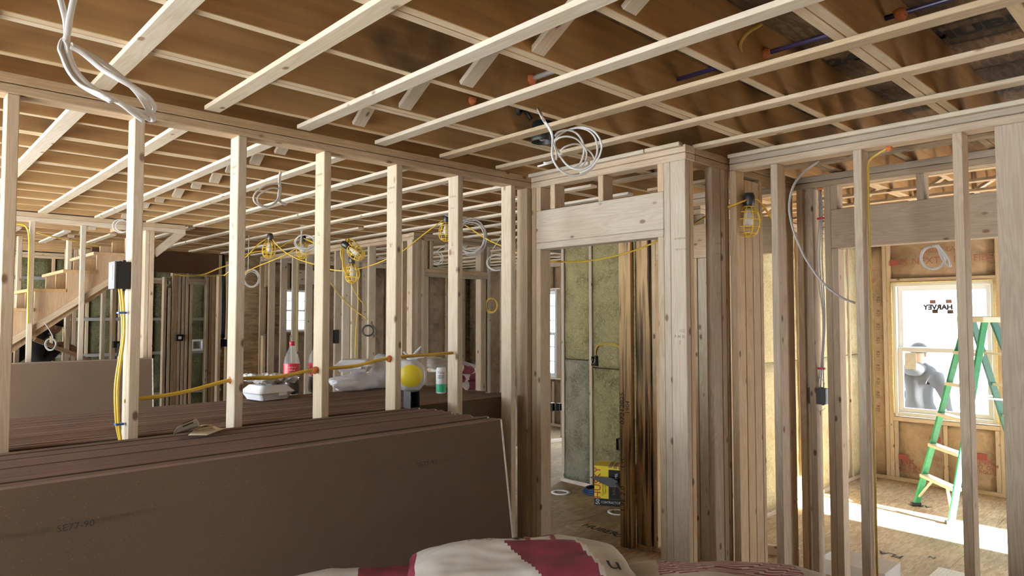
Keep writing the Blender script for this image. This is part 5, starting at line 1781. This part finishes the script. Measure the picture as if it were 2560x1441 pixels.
# hall boxes
q = ON('X', XH - .01, 1486, 903)
eb3 = elec_box('black outlet box with bare wires on the insulated hall wall', (XH + .01, q.y, q.z), .055, .095, .07, 'black', (-1, 0, 0))
for s in (-1, 1):
    tube('wire', eb3, [(XH - .02, q.y + .012 * s, q.z + .02), (XH - .035, q.y + .018 * s, q.z - .01), (XH - .03, q.y + .004 * s, q.z - .03)], .002, M['white'], 5)
hc = thing('cable', 'yellow cable arching over the insulation above the hall outlet box', 'cable', (XH, q.y, q.z + .15))
for o_ in (0, .012):
    tube('cable_run', hc, [(XH + .01, q.y - .002, q.z + .05), (XH - .002, q.y - .01, q.z + .10 + o_), (XH - .005, q.y - .05, q.z + .155 + o_), (XH - .006, q.y - .16, q.z + .168 + o_), (XH - .004, q.y - .27, q.z + .16 + o_), (XH - .004, q.y - .315, q.z + .12 + o_), (XH, q.y - .325, q.z + .04)], .0048, M['yellow_dark'], 6)
q = ON('X', XH - .01, 1548, 1112)
eb4 = elec_box('lower black outlet box on the insulated hall wall', (XH + .01, q.y, q.z), .055, .11, .07, 'black', (-1, 0, 0))
tube('cable_run', eb4, [(XH + .0, q.y - .01, q.z + .05), (XH - .002, q.y - .02, q.z + .14), (XH, q.y - .025, q.z + .24)], .004, M['black'], 6)
# far boxes
for (px, py, plane, v, w_, h_, lab_, mt) in (
        (448, 845, 'Y', YQ - .03, .09, .09, 'small black box with white device on a far pantry stud', 'black'),
        (556, 858, 'Y', 9.6, .10, .10, 'black outlet box on the far studs by the partition', 'black'),
        (305, 875, 'Y', 7.3, .07, .12, 'dark outlet box at the foot of the stair brace', 'black'),
        (290, 862, 'Y', 8.0, .06, .07, 'small black outlet box under the stairs', 'black'),
        (1288, 982, 'Y', 6.9, .06, .16, 'grey metal box low on the wall beyond the partition end', 'roof_grey'),
        (1380, 1018, 'Y', YR + .62, .06, .11, 'black outlet box on the stud beyond the doorway', 'black'),
        (1398, 1018, 'Y', YR + .64, .05, .10, 'black outlet box with bare wire behind the hall wall end', 'black'),
        (840, 842, 'X', XR - .03, .04, .16, 'narrow black box on a far stud', 'black')):
    q = ON(plane, v, px, py)
    e = elec_box(lab_, q, w_, h_, .06, mt, (0, -1, 0) if plane == 'Y' else (-1, 0, 0), False)
    if 'grey metal' in lab_:
        tube('conduit', e, [(q.x, q.y, q.z - .07), (q.x + .01, q.y, q.z * .5), (q.x, q.y, .002)], .008, M['roof_grey'], 6)
    if 'device' in lab_:
        box('device', e, (q.x - .02, q.x + .02), (q.y - .036, q.y - .031), (q.z - .02, q.z + .02), M['white'], 'z', .001)
wt = thing('recessed_box', 'white plastic recessed laundry box in the far insulated bay', 'utility box', ON('Y', 10.7, 493, 863))
q = ON('Y', 10.7, 493, 863)
for (xa, xb, za, zb) in ((-.09, .09, .055, .085), (-.09, .09, -.085, -.055), (-.09, -.06, -.055, .055), (.06, .09, -.055, .055)):
    box('frame', wt, (q.x + xa, q.x + xb), (q.y - .02, q.y + .02), (q.z + za, q.z + zb), M['white'], None, .003)
box('backplate', wt, (q.x - .06, q.x + .06), (q.y + .015, q.y + .02), (q.z - .055, q.z + .055), M['steel'], None, 0)
pk = thing('pipe', 'pair of black vent pipes rising beside the far post', 'pipe', ON('Y', 9.62, 556, 700))
for px in (556, 561):
    tube('pipe_run', pk, [ON('Y', 9.66, px - 3, 636), ON('Y', 9.66, px, 700), ON('Y', 9.66, px, 770), ON('Y', 9.66, px - 2, 845)], .02, M['black'], 8)

# purple water pipe through the joists, with firestop foam
pp = thing('pipe', 'purple plastic water pipe run through the ceiling joists', 'pipe', (2.44, .8, 2.70))
tube('pipe_run', pp, [(2.44, -1.6, 2.70), (2.44, 0, 2.70), (2.44, 1.605, 2.70)], .0095, M['purple'], 8, 1, 2)
for yy in (1.63, 1.222, .761, .37):
    foam_blob(pp, (2.44, yy - .045, 2.70), .021)
pw = thing('pipe', 'pale purple pipe stub with orange foam between the middle joists', 'pipe', (1.99, 1.9, 2.70))
tube('pipe_run', pw, [(1.99, 1.985, 2.70), (1.99, 1.80, 2.70), (1.99, 1.645, 2.70)], .011, M['grey_cable'], 8, 1, 2)
for yy in (1.985, 2.37):
    foam_blob(pw, (1.99, yy, 2.70), .022)
yw = thing('cable', 'short yellow cable curling down from a ceiling joist', 'cable', ON('Y', 1.19, 1900, 62))
tube('cable_run', yw, [ON('Y', 1.12, 1905, 60), ON('Y', 1.14, 1875, 78), ON('Y', 1.165, 1858, 95), ON('Y', 1.18, 1850, 115), ON('Y', 1.185, 1853, 130)], .006, M['yellow_dark'], 6)

# ---------------------------------------------------------------- hall floor things
hb = Vector((4.98, 3.93, 0))
hx = thing('contractor_bag_box', 'yellow and black carton of contractor bags standing on the hall floor', 'box', hb)
ha = math.radians(-60)
mh = Matrix.Translation(hb) @ Matrix.Rotation(ha, 4, 'Z')
HW, HD, HH = .30, .22, .355
def hbox(name, x, y, z, mat, bev=.001):
    d = (x[1] - x[0], y[1] - y[0], z[1] - z[0])
    return place(bpy.data.objects.new(name, box_mesh(*d, M[mat], bev)), hx, mh @ Matrix.Translation(((x[0] + x[1]) / 2, (y[0] + y[1]) / 2, (z[0] + z[1]) / 2)))
hbox('carton', (-HW / 2, HW / 2), (-HD / 2, HD / 2), (.0, HH), 'husky_yellow')
hbox('printed_band', (-HW / 2 - .001, HW / 2 + .001), (-HD / 2 - .001, HD / 2 + .001), (.001, .065), 'husky_black', 0)
hbox('printed_panel', (-.02, .09), (-HD / 2 - .0012, -HD / 2 + .01), (.066, HH - .03), 'husky_black', 0)
for k in range(4):
    hbox('flap', (-.02 + k * .045, .012 + k * .045), (-HD / 2 - .001, HD / 2 - .02), (HH - .012 - .006 * k, HH + .004), 'cardboard')
fx, fz = (mh.to_3x3() @ Vector((1, 0, 0))), Vector((0, 0, 1))
def htext(s, size, u, z, mat, vertical=False, sx=1.0):
    p = mh @ Vector((u, -HD / 2 - .002, z))
    if vertical:
        lettering(s, size, M[mat], p, fz, -fx, hx, 'printing', thick=.001, sx=sx)
    else:
        lettering(s, size, M[mat], p, fx, fz, hx, 'printing', thick=.001, sx=sx)
htext('HUSKY', .085, -.118, .205, 'husky_red', True, 1.05)
htext('Contractor', .026, -.072, .15, 'ink', True)
htext('Clean-up Bags', .022, -.050, .17, 'ink', True)
htext('50', .05, -.118, .034, 'white', True)
htext('CONTRACTOR PACK', .030, .035, .033, 'white', False, .85)
htext('3 MIL', .035, .05, .26, 'white', True)
htext('BAGS', .04, .03, .15, 'red_pale', True)
tw = thing('trowel', 'black pointed trowel blade lying across the contractor bag carton', 'trowel', (4.80, 3.98, .2))
bm = bmesh.new()
outl = [(-.24, .0), (-.16, .022), (-.05, .035), (.08, .045), (.16, .02), (.16, -.04), (.06, -.055), (-.06, -.035), (-.17, -.012)]
P0 = ON('X', 4.80, 1515, 1203)
axx = (ON('X', 4.72, 1545, 1208) - ON('X', 4.72, 1483, 1194)).normalized()
azz = Vector((.25, .1, .95)).normalized()
ns_ = axx.cross(azz).normalized()
av = [bm.verts.new(P0 + axx * x * .8 + azz * z * .8 + ns_ * .003) for x, z in outl]
bv = [bm.verts.new(P0 + axx * x * .8 + azz * z * .8 - ns_ * .003) for x, z in outl]
bm.faces.new(av); bm.faces.new(bv[::-1])
for i in range(len(outl)):
    j = (i + 1) % len(outl)
    bm.faces.new((av[i], av[j], bv[j], bv[i]))
mesh_obj('blade', bm, M['black'], tw)
tube('handle', tw, [P0 + axx * .12, P0 + axx * .17 + azz * -.05, P0 + axx * .19 + azz * -.12, P0 + axx * .20 - azz * .2, Vector((P0.x + .06, P0.y - .12, .012))], .014, M['black'], 8)
hs = thing('hose', 'coiled dark blue hose on the hall floor beside the carton', 'hose', (5.05, 4.2, 0))
hcn = ON('Z', .02, 1492, 1230)
for k in range(3):
    tube('hose_run', hs, [hcn + Vector(((.13 - .01 * k) * math.cos(a), (.13 - .012 * k) * math.sin(a), .004 + .014 * k)) for a in [2 * math.pi * q / 12 for q in range(13)]], .009, M['hose_blue'], 7, 1, 2)
tube('hose_run', hs, [hcn + Vector((.05, .11, .02)), ON('Z', .03, 1500, 1218), ON('Z', .03, 1482, 1211)], .012, M['hose_blue'], 7)
for (px, py, lab_) in ((1402, 1233, 'white plastic ring lying on the floor near the insulated wall'), (1546, 1282, 'white plastic ring on the floor by the laminated post')):
    q = ON('Z', .0, px, py)
    rg = lathe('duct_ring', None, [(.062, 0), (.095, 0), (.095, .006), (.062, .006), (.062, 0)], M['white'], q + Vector((0, 0, .001)), 28, cap=False)
    tag(rg, lab_, 'ring')
q = ON('Z', 0, 1763, 1322)
pb = blob_bag('paper_sack', 'crumpled brown paper sack on the floor behind the corner post', 'paper bag', (q.x, q.y, 0), (.15, .12, .14), M['brown_bag'], 14, .3)
q = ON('Z', 0, 1912, 1272)
wb = thing('wood_offcut', 'short lumber offcut on the floor behind the closet studs', 'lumber', (q.x, q.y, 0))
bar('offcut', wb, (q.x - .02, q.y + .1, .02), (q.x + .1, q.y - .25, .02), .089, .038, M['spruce'], (0, 0, 1))
q = ON('Z', 0, 1915, 1385)
wb2 = thing('wood_offcut', 'lumber offcut lying on the closet floor between two studs', 'lumber', (q.x, q.y, 0))
bar('offcut', wb2, (q.x - .05, q.y + .15, .02), (q.x + .1, q.y - .2, .02), .089, .038, M['spruce'], (0, 0, 1))
# printed marks on the floor panels
for (px, py, s, sz) in ((1500, 1325, 'HUBER', .11), (1560, 1345, 'OUT', .09), (2215, 1385, 'FLAT', .10), (2330, 1395, 'N', .06), (2300, 1265, 'ADV', .09)):
    q = ON('Z', 0, px, py)
    lettering(s, sz, M['ink'], (q.x, q.y, .0), (0, 1, 0) if px > 2000 else (0, -1, 0), (-1, 0, 0) if px > 2000 else (1, 0, 0), floor, 'panel_stamp', thick=.0012, bold=.003)
tote = thing('plastic_bin', 'clear white plastic bin on the floor behind the right studs', 'bin', ON('Z', 0, 2160, 1440))
q = ON('Z', .0, 2150, 1440)
for (xa, xb, ya, yb, za, zb) in ((-.14, .14, -.2, .2, 0, .004), (-.14, -.136, -.2, .2, 0, .1), (.136, .14, -.2, .2, 0, .1), (-.14, .14, -.2, -.196, 0, .1), (-.14, .14, .196, .2, 0, .1)):
    box('panel', tote, (q.x + xa, q.x + xb), (q.y + ya, q.y + yb), (za + .001, zb), M['film'], None, 0)
pr = thing('paper_sheet', 'lined white paper lying on the floor by the right-hand stud', 'paper', ON('Z', 0, 2375, 1432))
q = ON('Z', .001, 2378, 1436)
box('sheet', pr, (q.x - .15, q.x + .08), (q.y - .09, q.y + .09), (.001, .003), M['paper'], 'x', 0)
for k in range(8):
    box('ruled_line', pr, (q.x - .14, q.x + .07), (q.y - .08 + k * .022, q.y - .078 + k * .022), (.003, .0034), M['roof_grey'], 'x', 0)

# ---------------------------------------------------------------- stepladder
ld_ = thing('stepladder', 'green fibreglass stepladder with aluminium steps standing before the window', 'ladder', (6.8, 1.7, 0))
FA, FB = Vector((6.90, 2.00, 0)), Vector((6.49, 1.63, 0))
n_l = Vector((.67, -.74, 0)).normalized()
side = (FA - FB).normalized()
mid = (FA + FB) / 2
topc = mid + n_l * .40 + Vector((0, 0, 1.66))
TA, TB = topc + side * .145, topc - side * .125
for a, b in ((FA, TA), (FB, TB)):
    bar('rail', ld_, a, b, .052, .026, M['ladder_green'], n_l, .004)
backF = mid + n_l * .98
for s in (1, -1):
    bar('back_rail', ld_, backF + side * .26 * s, topc + n_l * .06 + side * .15 * s, .055, .026, M['ladder_dark'], n_l, .004)
for k in range(1, 6):
    t = k / 6
    a, b = FA.lerp(TA, t), FB.lerp(TB, t)
    bar('step', ld_, a, b, .028, .085, M['alu'], (0, 0, 1), .003)
    if k > 1:
        c_, d_ = (backF + side * .26).lerp(topc + n_l * .06 + side * .15, t), (backF - side * .26).lerp(topc + n_l * .06 - side * .15, t)
        bar('back_brace', ld_, c_, d_, .02, .02, M['alu'], (0, 0, 1), .002)
t = 1 / 6
a, b = FA.lerp(TA, t), FB.lerp(TB, t)
bar('knee_brace', ld_, a.lerp(b, .28) - Vector((0, 0, .01)), FA.lerp(TA, .045), .022, .012, M['alu'], n_l, .002)
bar('knee_brace', ld_, a.lerp(b, .72) - Vector((0, 0, .01)), FB.lerp(TB, .045), .022, .012, M['alu'], n_l, .002)
mtop = Matrix.Translation(topc + n_l * .03 + Vector((0, 0, .02))) @ frame_from((0, 0, 1), n_l)
place(bpy.data.objects.new('top_cap', box_mesh(.17, .38, .05, M['alu'], .006)), ld_, mtop)
for s in (1, -1):
    a = FA.lerp(TA, .62) if s > 0 else FB.lerp(TB, .62)
    b = (backF + side * .26 * s).lerp(topc + n_l * .06 + side * .15 * s, .60)
    bar('spreader', ld_, a, b, .018, .006, M['steel'], (0, 0, 1), .001)
for q in (FA, FB, backF + side * .26, backF - side * .26):
    place(bpy.data.objects.new('foot', box_mesh(.08, .035, .03, M['black'], .003)), ld_, Matrix.Translation(q + Vector((0, 0, .016))) @ frame_from((0, 0, 1), n_l))


# ---------------------------------------------------------------- people
def skin_body(name, label, loc, rotz, J, E, R0, matfn, mats, root='pelvis'):
    me = bpy.data.meshes.new(name)
    names = list(J)
    idx = {n_: i for i, n_ in enumerate(names)}
    me.from_pydata([J[n_] for n_ in names], [(idx[a], idx[b]) for a, b in E], [])
    ob = bpy.data.objects.new(name, me)
    COL.objects.link(ob)
    md = ob.modifiers.new('skin', 'SKIN')
    md.use_smooth_shade = True
    for n_ in names:
        r = R0[n_]
        sv = me.skin_vertices[0].data[idx[n_]]
        sv.radius = r if isinstance(r, tuple) else (r, r)
        sv.use_root = (n_ == root)
    sb = ob.modifiers.new('sub', 'SUBSURF')
    sb.levels = 2
    sb.render_levels = 2
    bpy.context.view_layer.update()
    ev = bpy.data.meshes.new_from_object(ob.evaluated_get(bpy.context.evaluated_depsgraph_get()))
    bpy.data.objects.remove(ob)
    ev.materials.clear()
    for k in mats:
        ev.materials.append(M[k])
    for p in ev.polygons:
        p.use_smooth = True
        p.material_index = matfn(p.center)
    m = Matrix.Translation(Vector(loc)) @ Matrix.Rotation(rotz, 4, 'Z')
    o_ = place(bpy.data.objects.new(name, ev), None, m)
    tag(o_, label, 'person')
    return o_, m


def hand(J, E, R0, wrist, pre, d, side_, up_):
    """five-fingered hand growing from a wrist joint: d = direction of the fingers, side_ = towards the thumb"""
    d, side_, up_ = Vector(d).normalized(), Vector(side_).normalized(), Vector(up_).normalized()
    w_ = Vector(J[wrist])
    J[pre + 'palm'] = tuple(w_ + d * .055); R0[pre + 'palm'] = (.034, .018); E.append((wrist, pre + 'palm'))
    for k, (o_, L_) in enumerate(((.028, .075), (.010, .085), (-.009, .078), (-.027, .062))):
        b = w_ + d * .092 + side_ * o_
        J[pre + f'f{k}a'] = tuple(b); R0[pre + f'f{k}a'] = .0095; E.append((pre + 'palm', pre + f'f{k}a'))
        c_ = b + d * L_ * .55 + up_ * .008
        J[pre + f'f{k}b'] = tuple(c_); R0[pre + f'f{k}b'] = .0085; E.append((pre + f'f{k}a', pre + f'f{k}b'))
        e_ = c_ + d * L_ * .4 + up_ * .02
        J[pre + f'f{k}c'] = tuple(e_); R0[pre + f'f{k}c'] = .0075; E.append((pre + f'f{k}b', pre + f'f{k}c'))
    b = w_ + d * .04 + side_ * .036
    J[pre + 'ta'] = tuple(b); R0[pre + 'ta'] = .012; E.append((pre + 'palm', pre + 'ta'))
    c_ = b + d * .035 + side_ * .02
    J[pre + 'tb'] = tuple(c_); R0[pre + 'tb'] = .0095; E.append((pre + 'ta', pre + 'tb'))


def face_parts(o_, m, head, fwd, up_, hair_mat=None):
    """eyes, nose, mouth and ears fixed to a head ellipsoid of about 0.1 m half-width"""
    f, u_ = Vector(fwd).normalized(), Vector(up_).normalized()
    s = u_.cross(f)
    h = Vector(head)
    def ball(name, c, r, mat, sc=(1, 1, 1)):
        bm = bmesh.new()
        bmesh.ops.create_uvsphere(bm, u_segments=10, v_segments=8, radius=r)
        bmesh.ops.scale(bm, vec=sc, verts=bm.verts)
        mesh_obj(name, bm, M[mat], o_, m @ Matrix.Translation(c) @ frame_from(u_, s), True)
    for k in (-1, 1):
        ball('eye', h + f * .082 + s * .032 * k + u_ * .005, .012, 'white')
        ball('ear', h + s * .078 * k - f * .005, .022, 'skin', (.4, .8, 1.3))
    ball('nose', h + f * .10 - u_ * .02, .016, 'skin', (.8, 1, 1.4))
    ball('mouth', h + f * .086 - u_ * .055, .02, 'red_pale', (1.3, .4, .3))


# worker outside the window, seen from behind: facing +X, figure origin at the feet
J = {'pelvis': (0, 0, .95), 'waist': (0, 0, 1.08), 'chest': (.01, 0, 1.28), 'upper': (-.005, 0, 1.42), 'neck': (.005, 0, 1.52), 'skull': (.03, .005, 1.63), 'crown': (.025, .005, 1.71),
     'shl': (0, .17, 1.43), 'ell': (.05, .27, 1.18), 'wrl': (.22, .22, 1.05), 'shr': (0, -.175, 1.42), 'elr': (.02, -.275, 1.17), 'wrr': (.15, -.26, .99),
     'hil': (0, .09, .90), 'knl': (.02, .11, .50), 'anl': (-.01, .12, .09), 'tol': (.14, .13, .03), 'hir': (0, -.09, .90), 'knr': (.02, -.11, .50), 'anr': (-.01, -.12, .09), 'tor': (.14, -.13, .03)}
E = [('pelvis', 'waist'), ('waist', 'chest'), ('chest', 'upper'), ('upper', 'neck'), ('neck', 'skull'), ('skull', 'crown'), ('upper', 'shl'), ('shl', 'ell'), ('ell', 'wrl'), ('upper', 'shr'), ('shr', 'elr'), ('elr', 'wrr'),
     ('pelvis', 'hil'), ('hil', 'knl'), ('knl', 'anl'), ('anl', 'tol'), ('pelvis', 'hir'), ('hir', 'knr'), ('knr', 'anr'), ('anr', 'tor')]
R0 = {'pelvis': (.17, .13), 'waist': (.175, .135), 'chest': (.19, .14), 'upper': (.17, .11), 'neck': .06, 'skull': (.083, .098), 'crown': (.06, .07), 'shl': .078, 'ell': .06, 'wrl': .032, 'shr': .078, 'elr': .06, 'wrr': .032,
      'hil': .11, 'knl': .075, 'anl': .05, 'tol': .04, 'hir': .11, 'knr': .075, 'anr': .05, 'tor': .04}
hand(J, E, R0, 'wrl', 'L', (.8, -.1, -.5), (0, -.9, .4), (0, .2, -.8))
hand(J, E, R0, 'wrr', 'R', (.7, .0, -.7), (.4, .6, .5), (-.3, .2, -.7))
def mat_out(c):
    if c.z > 1.665: return 3
    if c.z > 1.53: return 0
    if abs(c.y) > .19 and c.z > .80: return 0 if (c.x > .185 or c.z < .955) else 1
    if c.z > .965 and c.x < .19 and abs(c.y) < .5 and not (c.x > .1 and c.z < 1.06): return 1
    if c.z > .88 and c.x > .14: return 0
    if c.z < .08: return 4
    return 2
wp = DP(2300, 900, 8.0)
GZ = -.40
p_out, m_out = skin_body('person', 'worker in grey hoodie, dark beanie and jeans standing outside the window', (9.05, 2.56, GZ + .03), math.radians(-12), J, E, R0, mat_out, ('skin', 'hoodie', 'jeans', 'beanie', 'black'))
bm = bmesh.new()
bmesh.ops.create_uvsphere(bm, u_segments=18, v_segments=10, radius=1)
for v in bm.verts:
    v.co = Vector((v.co.x * .10, v.co.y * .135, v.co.z * .085)) * (1 + .08 * noise.noise(v.co * 3))
mesh_obj('hood', bm, M['hoodie'], p_out, m_out @ Matrix.Translation((-.085, 0, 1.455)) @ Matrix.Rotation(.35, 4, 'Y'), True)
bm = bmesh.new()
bmesh.ops.create_uvsphere(bm, u_segments=18, v_segments=10, radius=1)
for v in bm.verts:
    v.co = Vector((v.co.x * .115, v.co.y * .098, max(v.co.z, -.18) * .105))
mesh_obj('beanie', bm, M['beanie'], p_out, m_out @ Matrix.Translation((.028, .005, 1.665)), True)
face_parts(p_out, m_out, (.03, .005, 1.62), (1, .15, 0), (0, 0, 1))
# back pockets
for s in (-1, 1):
    place(bpy.data.objects.new('jeans_pocket', box_mesh(.006, .12, .13, M['jeans'], .002)), p_out, m_out @ Matrix.Translation((-.128, .085 * s, .90)) @ Matrix.Rotation(math.radians(6 * s), 4, 'Z'))

# worker in black stooping behind the stairs: leans over the sheets, facing +X
J = {'pelvis': (-.30, 0, .92), 'waist': (-.16, 0, 1.05), 'chest': (.03, 0, 1.20), 'upper': (.15, 0, 1.30), 'neck': (.24, 0, 1.37), 'skull': (.35, 0, 1.41), 'crown': (.37, 0, 1.50),
     'shl': (.14, .17, 1.29), 'ell': (.24, .22, 1.07), 'wrl': (.40, .12, 1.24), 'shr': (.14, -.17, 1.29), 'elr': (.20, -.24, 1.05), 'wrr': (.40, -.12, 1.22),
     'hil': (-.30, .09, .88), 'knl': (-.22, .11, .48), 'anl': (-.32, .12, .09), 'tol': (-.17, .13, .03), 'hir': (-.30, -.09, .88), 'knr': (-.22, -.11, .48), 'anr': (-.32, -.12, .09), 'tor': (-.17, -.13, .03)}
E = [('pelvis', 'waist'), ('waist', 'chest'), ('chest', 'upper'), ('upper', 'neck'), ('neck', 'skull'), ('skull', 'crown'), ('upper', 'shl'), ('shl', 'ell'), ('ell', 'wrl'), ('upper', 'shr'), ('shr', 'elr'), ('elr', 'wrr'),
     ('pelvis', 'hil'), ('hil', 'knl'), ('knl', 'anl'), ('anl', 'tol'), ('pelvis', 'hir'), ('hir', 'knr'), ('knr', 'anr'), ('anr', 'tor')]
R0 = {'pelvis': (.16, .14), 'waist': (.17, .14), 'chest': (.18, .14), 'upper': (.16, .11), 'neck': .065, 'skull': (.085, .10), 'crown': (.06, .07), 'shl': .085, 'ell': .06, 'wrl': .032, 'shr': .085, 'elr': .06, 'wrr': .032,
      'hil': .11, 'knl': .075, 'anl': .05, 'tol': .04, 'hir': .11, 'knr': .075, 'anr': .05, 'tor': .04}
hand(J, E, R0, 'wrl', 'L', (.8, -.2, -.2), (0, -.7, .7), (.2, .1, -.8))
hand(J, E, R0, 'wrr', 'R', (.8, .2, -.2), (0, .7, .7), (.2, -.1, -.8))
def mat_in(c):
    if c.x > .385 and c.z < 1.33: return 0
    if c.x > .29 and 1.33 < c.z < 1.47 and abs(c.y) < .1: return 0
    return 1
tp = ON('Y', 8.30, 150, 820)
p_in, m_in = skin_body('person', 'worker in black stooping behind the stairs, face and hands just showing', (tp.x - .40, 8.30, tp.z - 1.41), 0.0, J, E, R0, mat_in, ('skin', 'black_cloth'))
bm = bmesh.new()
bmesh.ops.create_uvsphere(bm, u_segments=18, v_segments=10, radius=1)
for v in bm.verts:
    v.co = Vector((v.co.x * .115, v.co.y * .105, max(v.co.z, -.25) * .12))
mesh_obj('hood', bm, M['black_cloth'], p_in, m_in @ Matrix.Translation((.34, 0, 1.47)) @ Matrix.Rotation(.25, 4, 'Y'), True)
face_parts(p_in, m_in, (.36, 0, 1.415), (1, 0, -.15), (.15, 0, 1))

sun_block = struct('yard_sun_block', (11, -4.5, GZ))  # unseen block added to keep direct sun off the yard and worker
box('sun_block_box', sun_block, (8.6, 15), (-7.0, -3.4), (GZ, 5.6), M['siding'], 'z', .02)
# ---------------------------------------------------------------- outside: pale house across the yard
hs_ = thing('house', 'pale neighbouring house seen faintly through the window', 'house', (32, 9, GZ))
box('wall', hs_, (30, 38), (2, 13), (GZ, 4.6), M['siding'], 'z', .02)
bm = bmesh.new()
vv_ = [bm.verts.new(c_) for c_ in ((29.5, 1.5, 4.6), (38.5, 1.5, 4.6), (38.5, 13.5, 4.6), (29.5, 13.5, 4.6), (34, 1.5, 7.6), (34, 13.5, 7.6))]
for f_ in ((0, 1, 4), (3, 5, 2), (0, 4, 5, 3), (1, 2, 5, 4), (0, 3, 2, 1)):
    bm.faces.new([vv_[i] for i in f_])
mesh_obj('roof', bm, M['roof_grey'], hs_)
for yy in (4.0, 7.0, 10.0):
    wdw = box('window', hs_, (29.9, 29.99), (yy, yy + 1.0), (1.2, 2.8), M['roof_grey'], 'z', .01)
    box('pane', wdw, (29.86, 29.9), (yy + .08, yy + .92), (1.28, 2.72), M['glass'], 'z', 0)
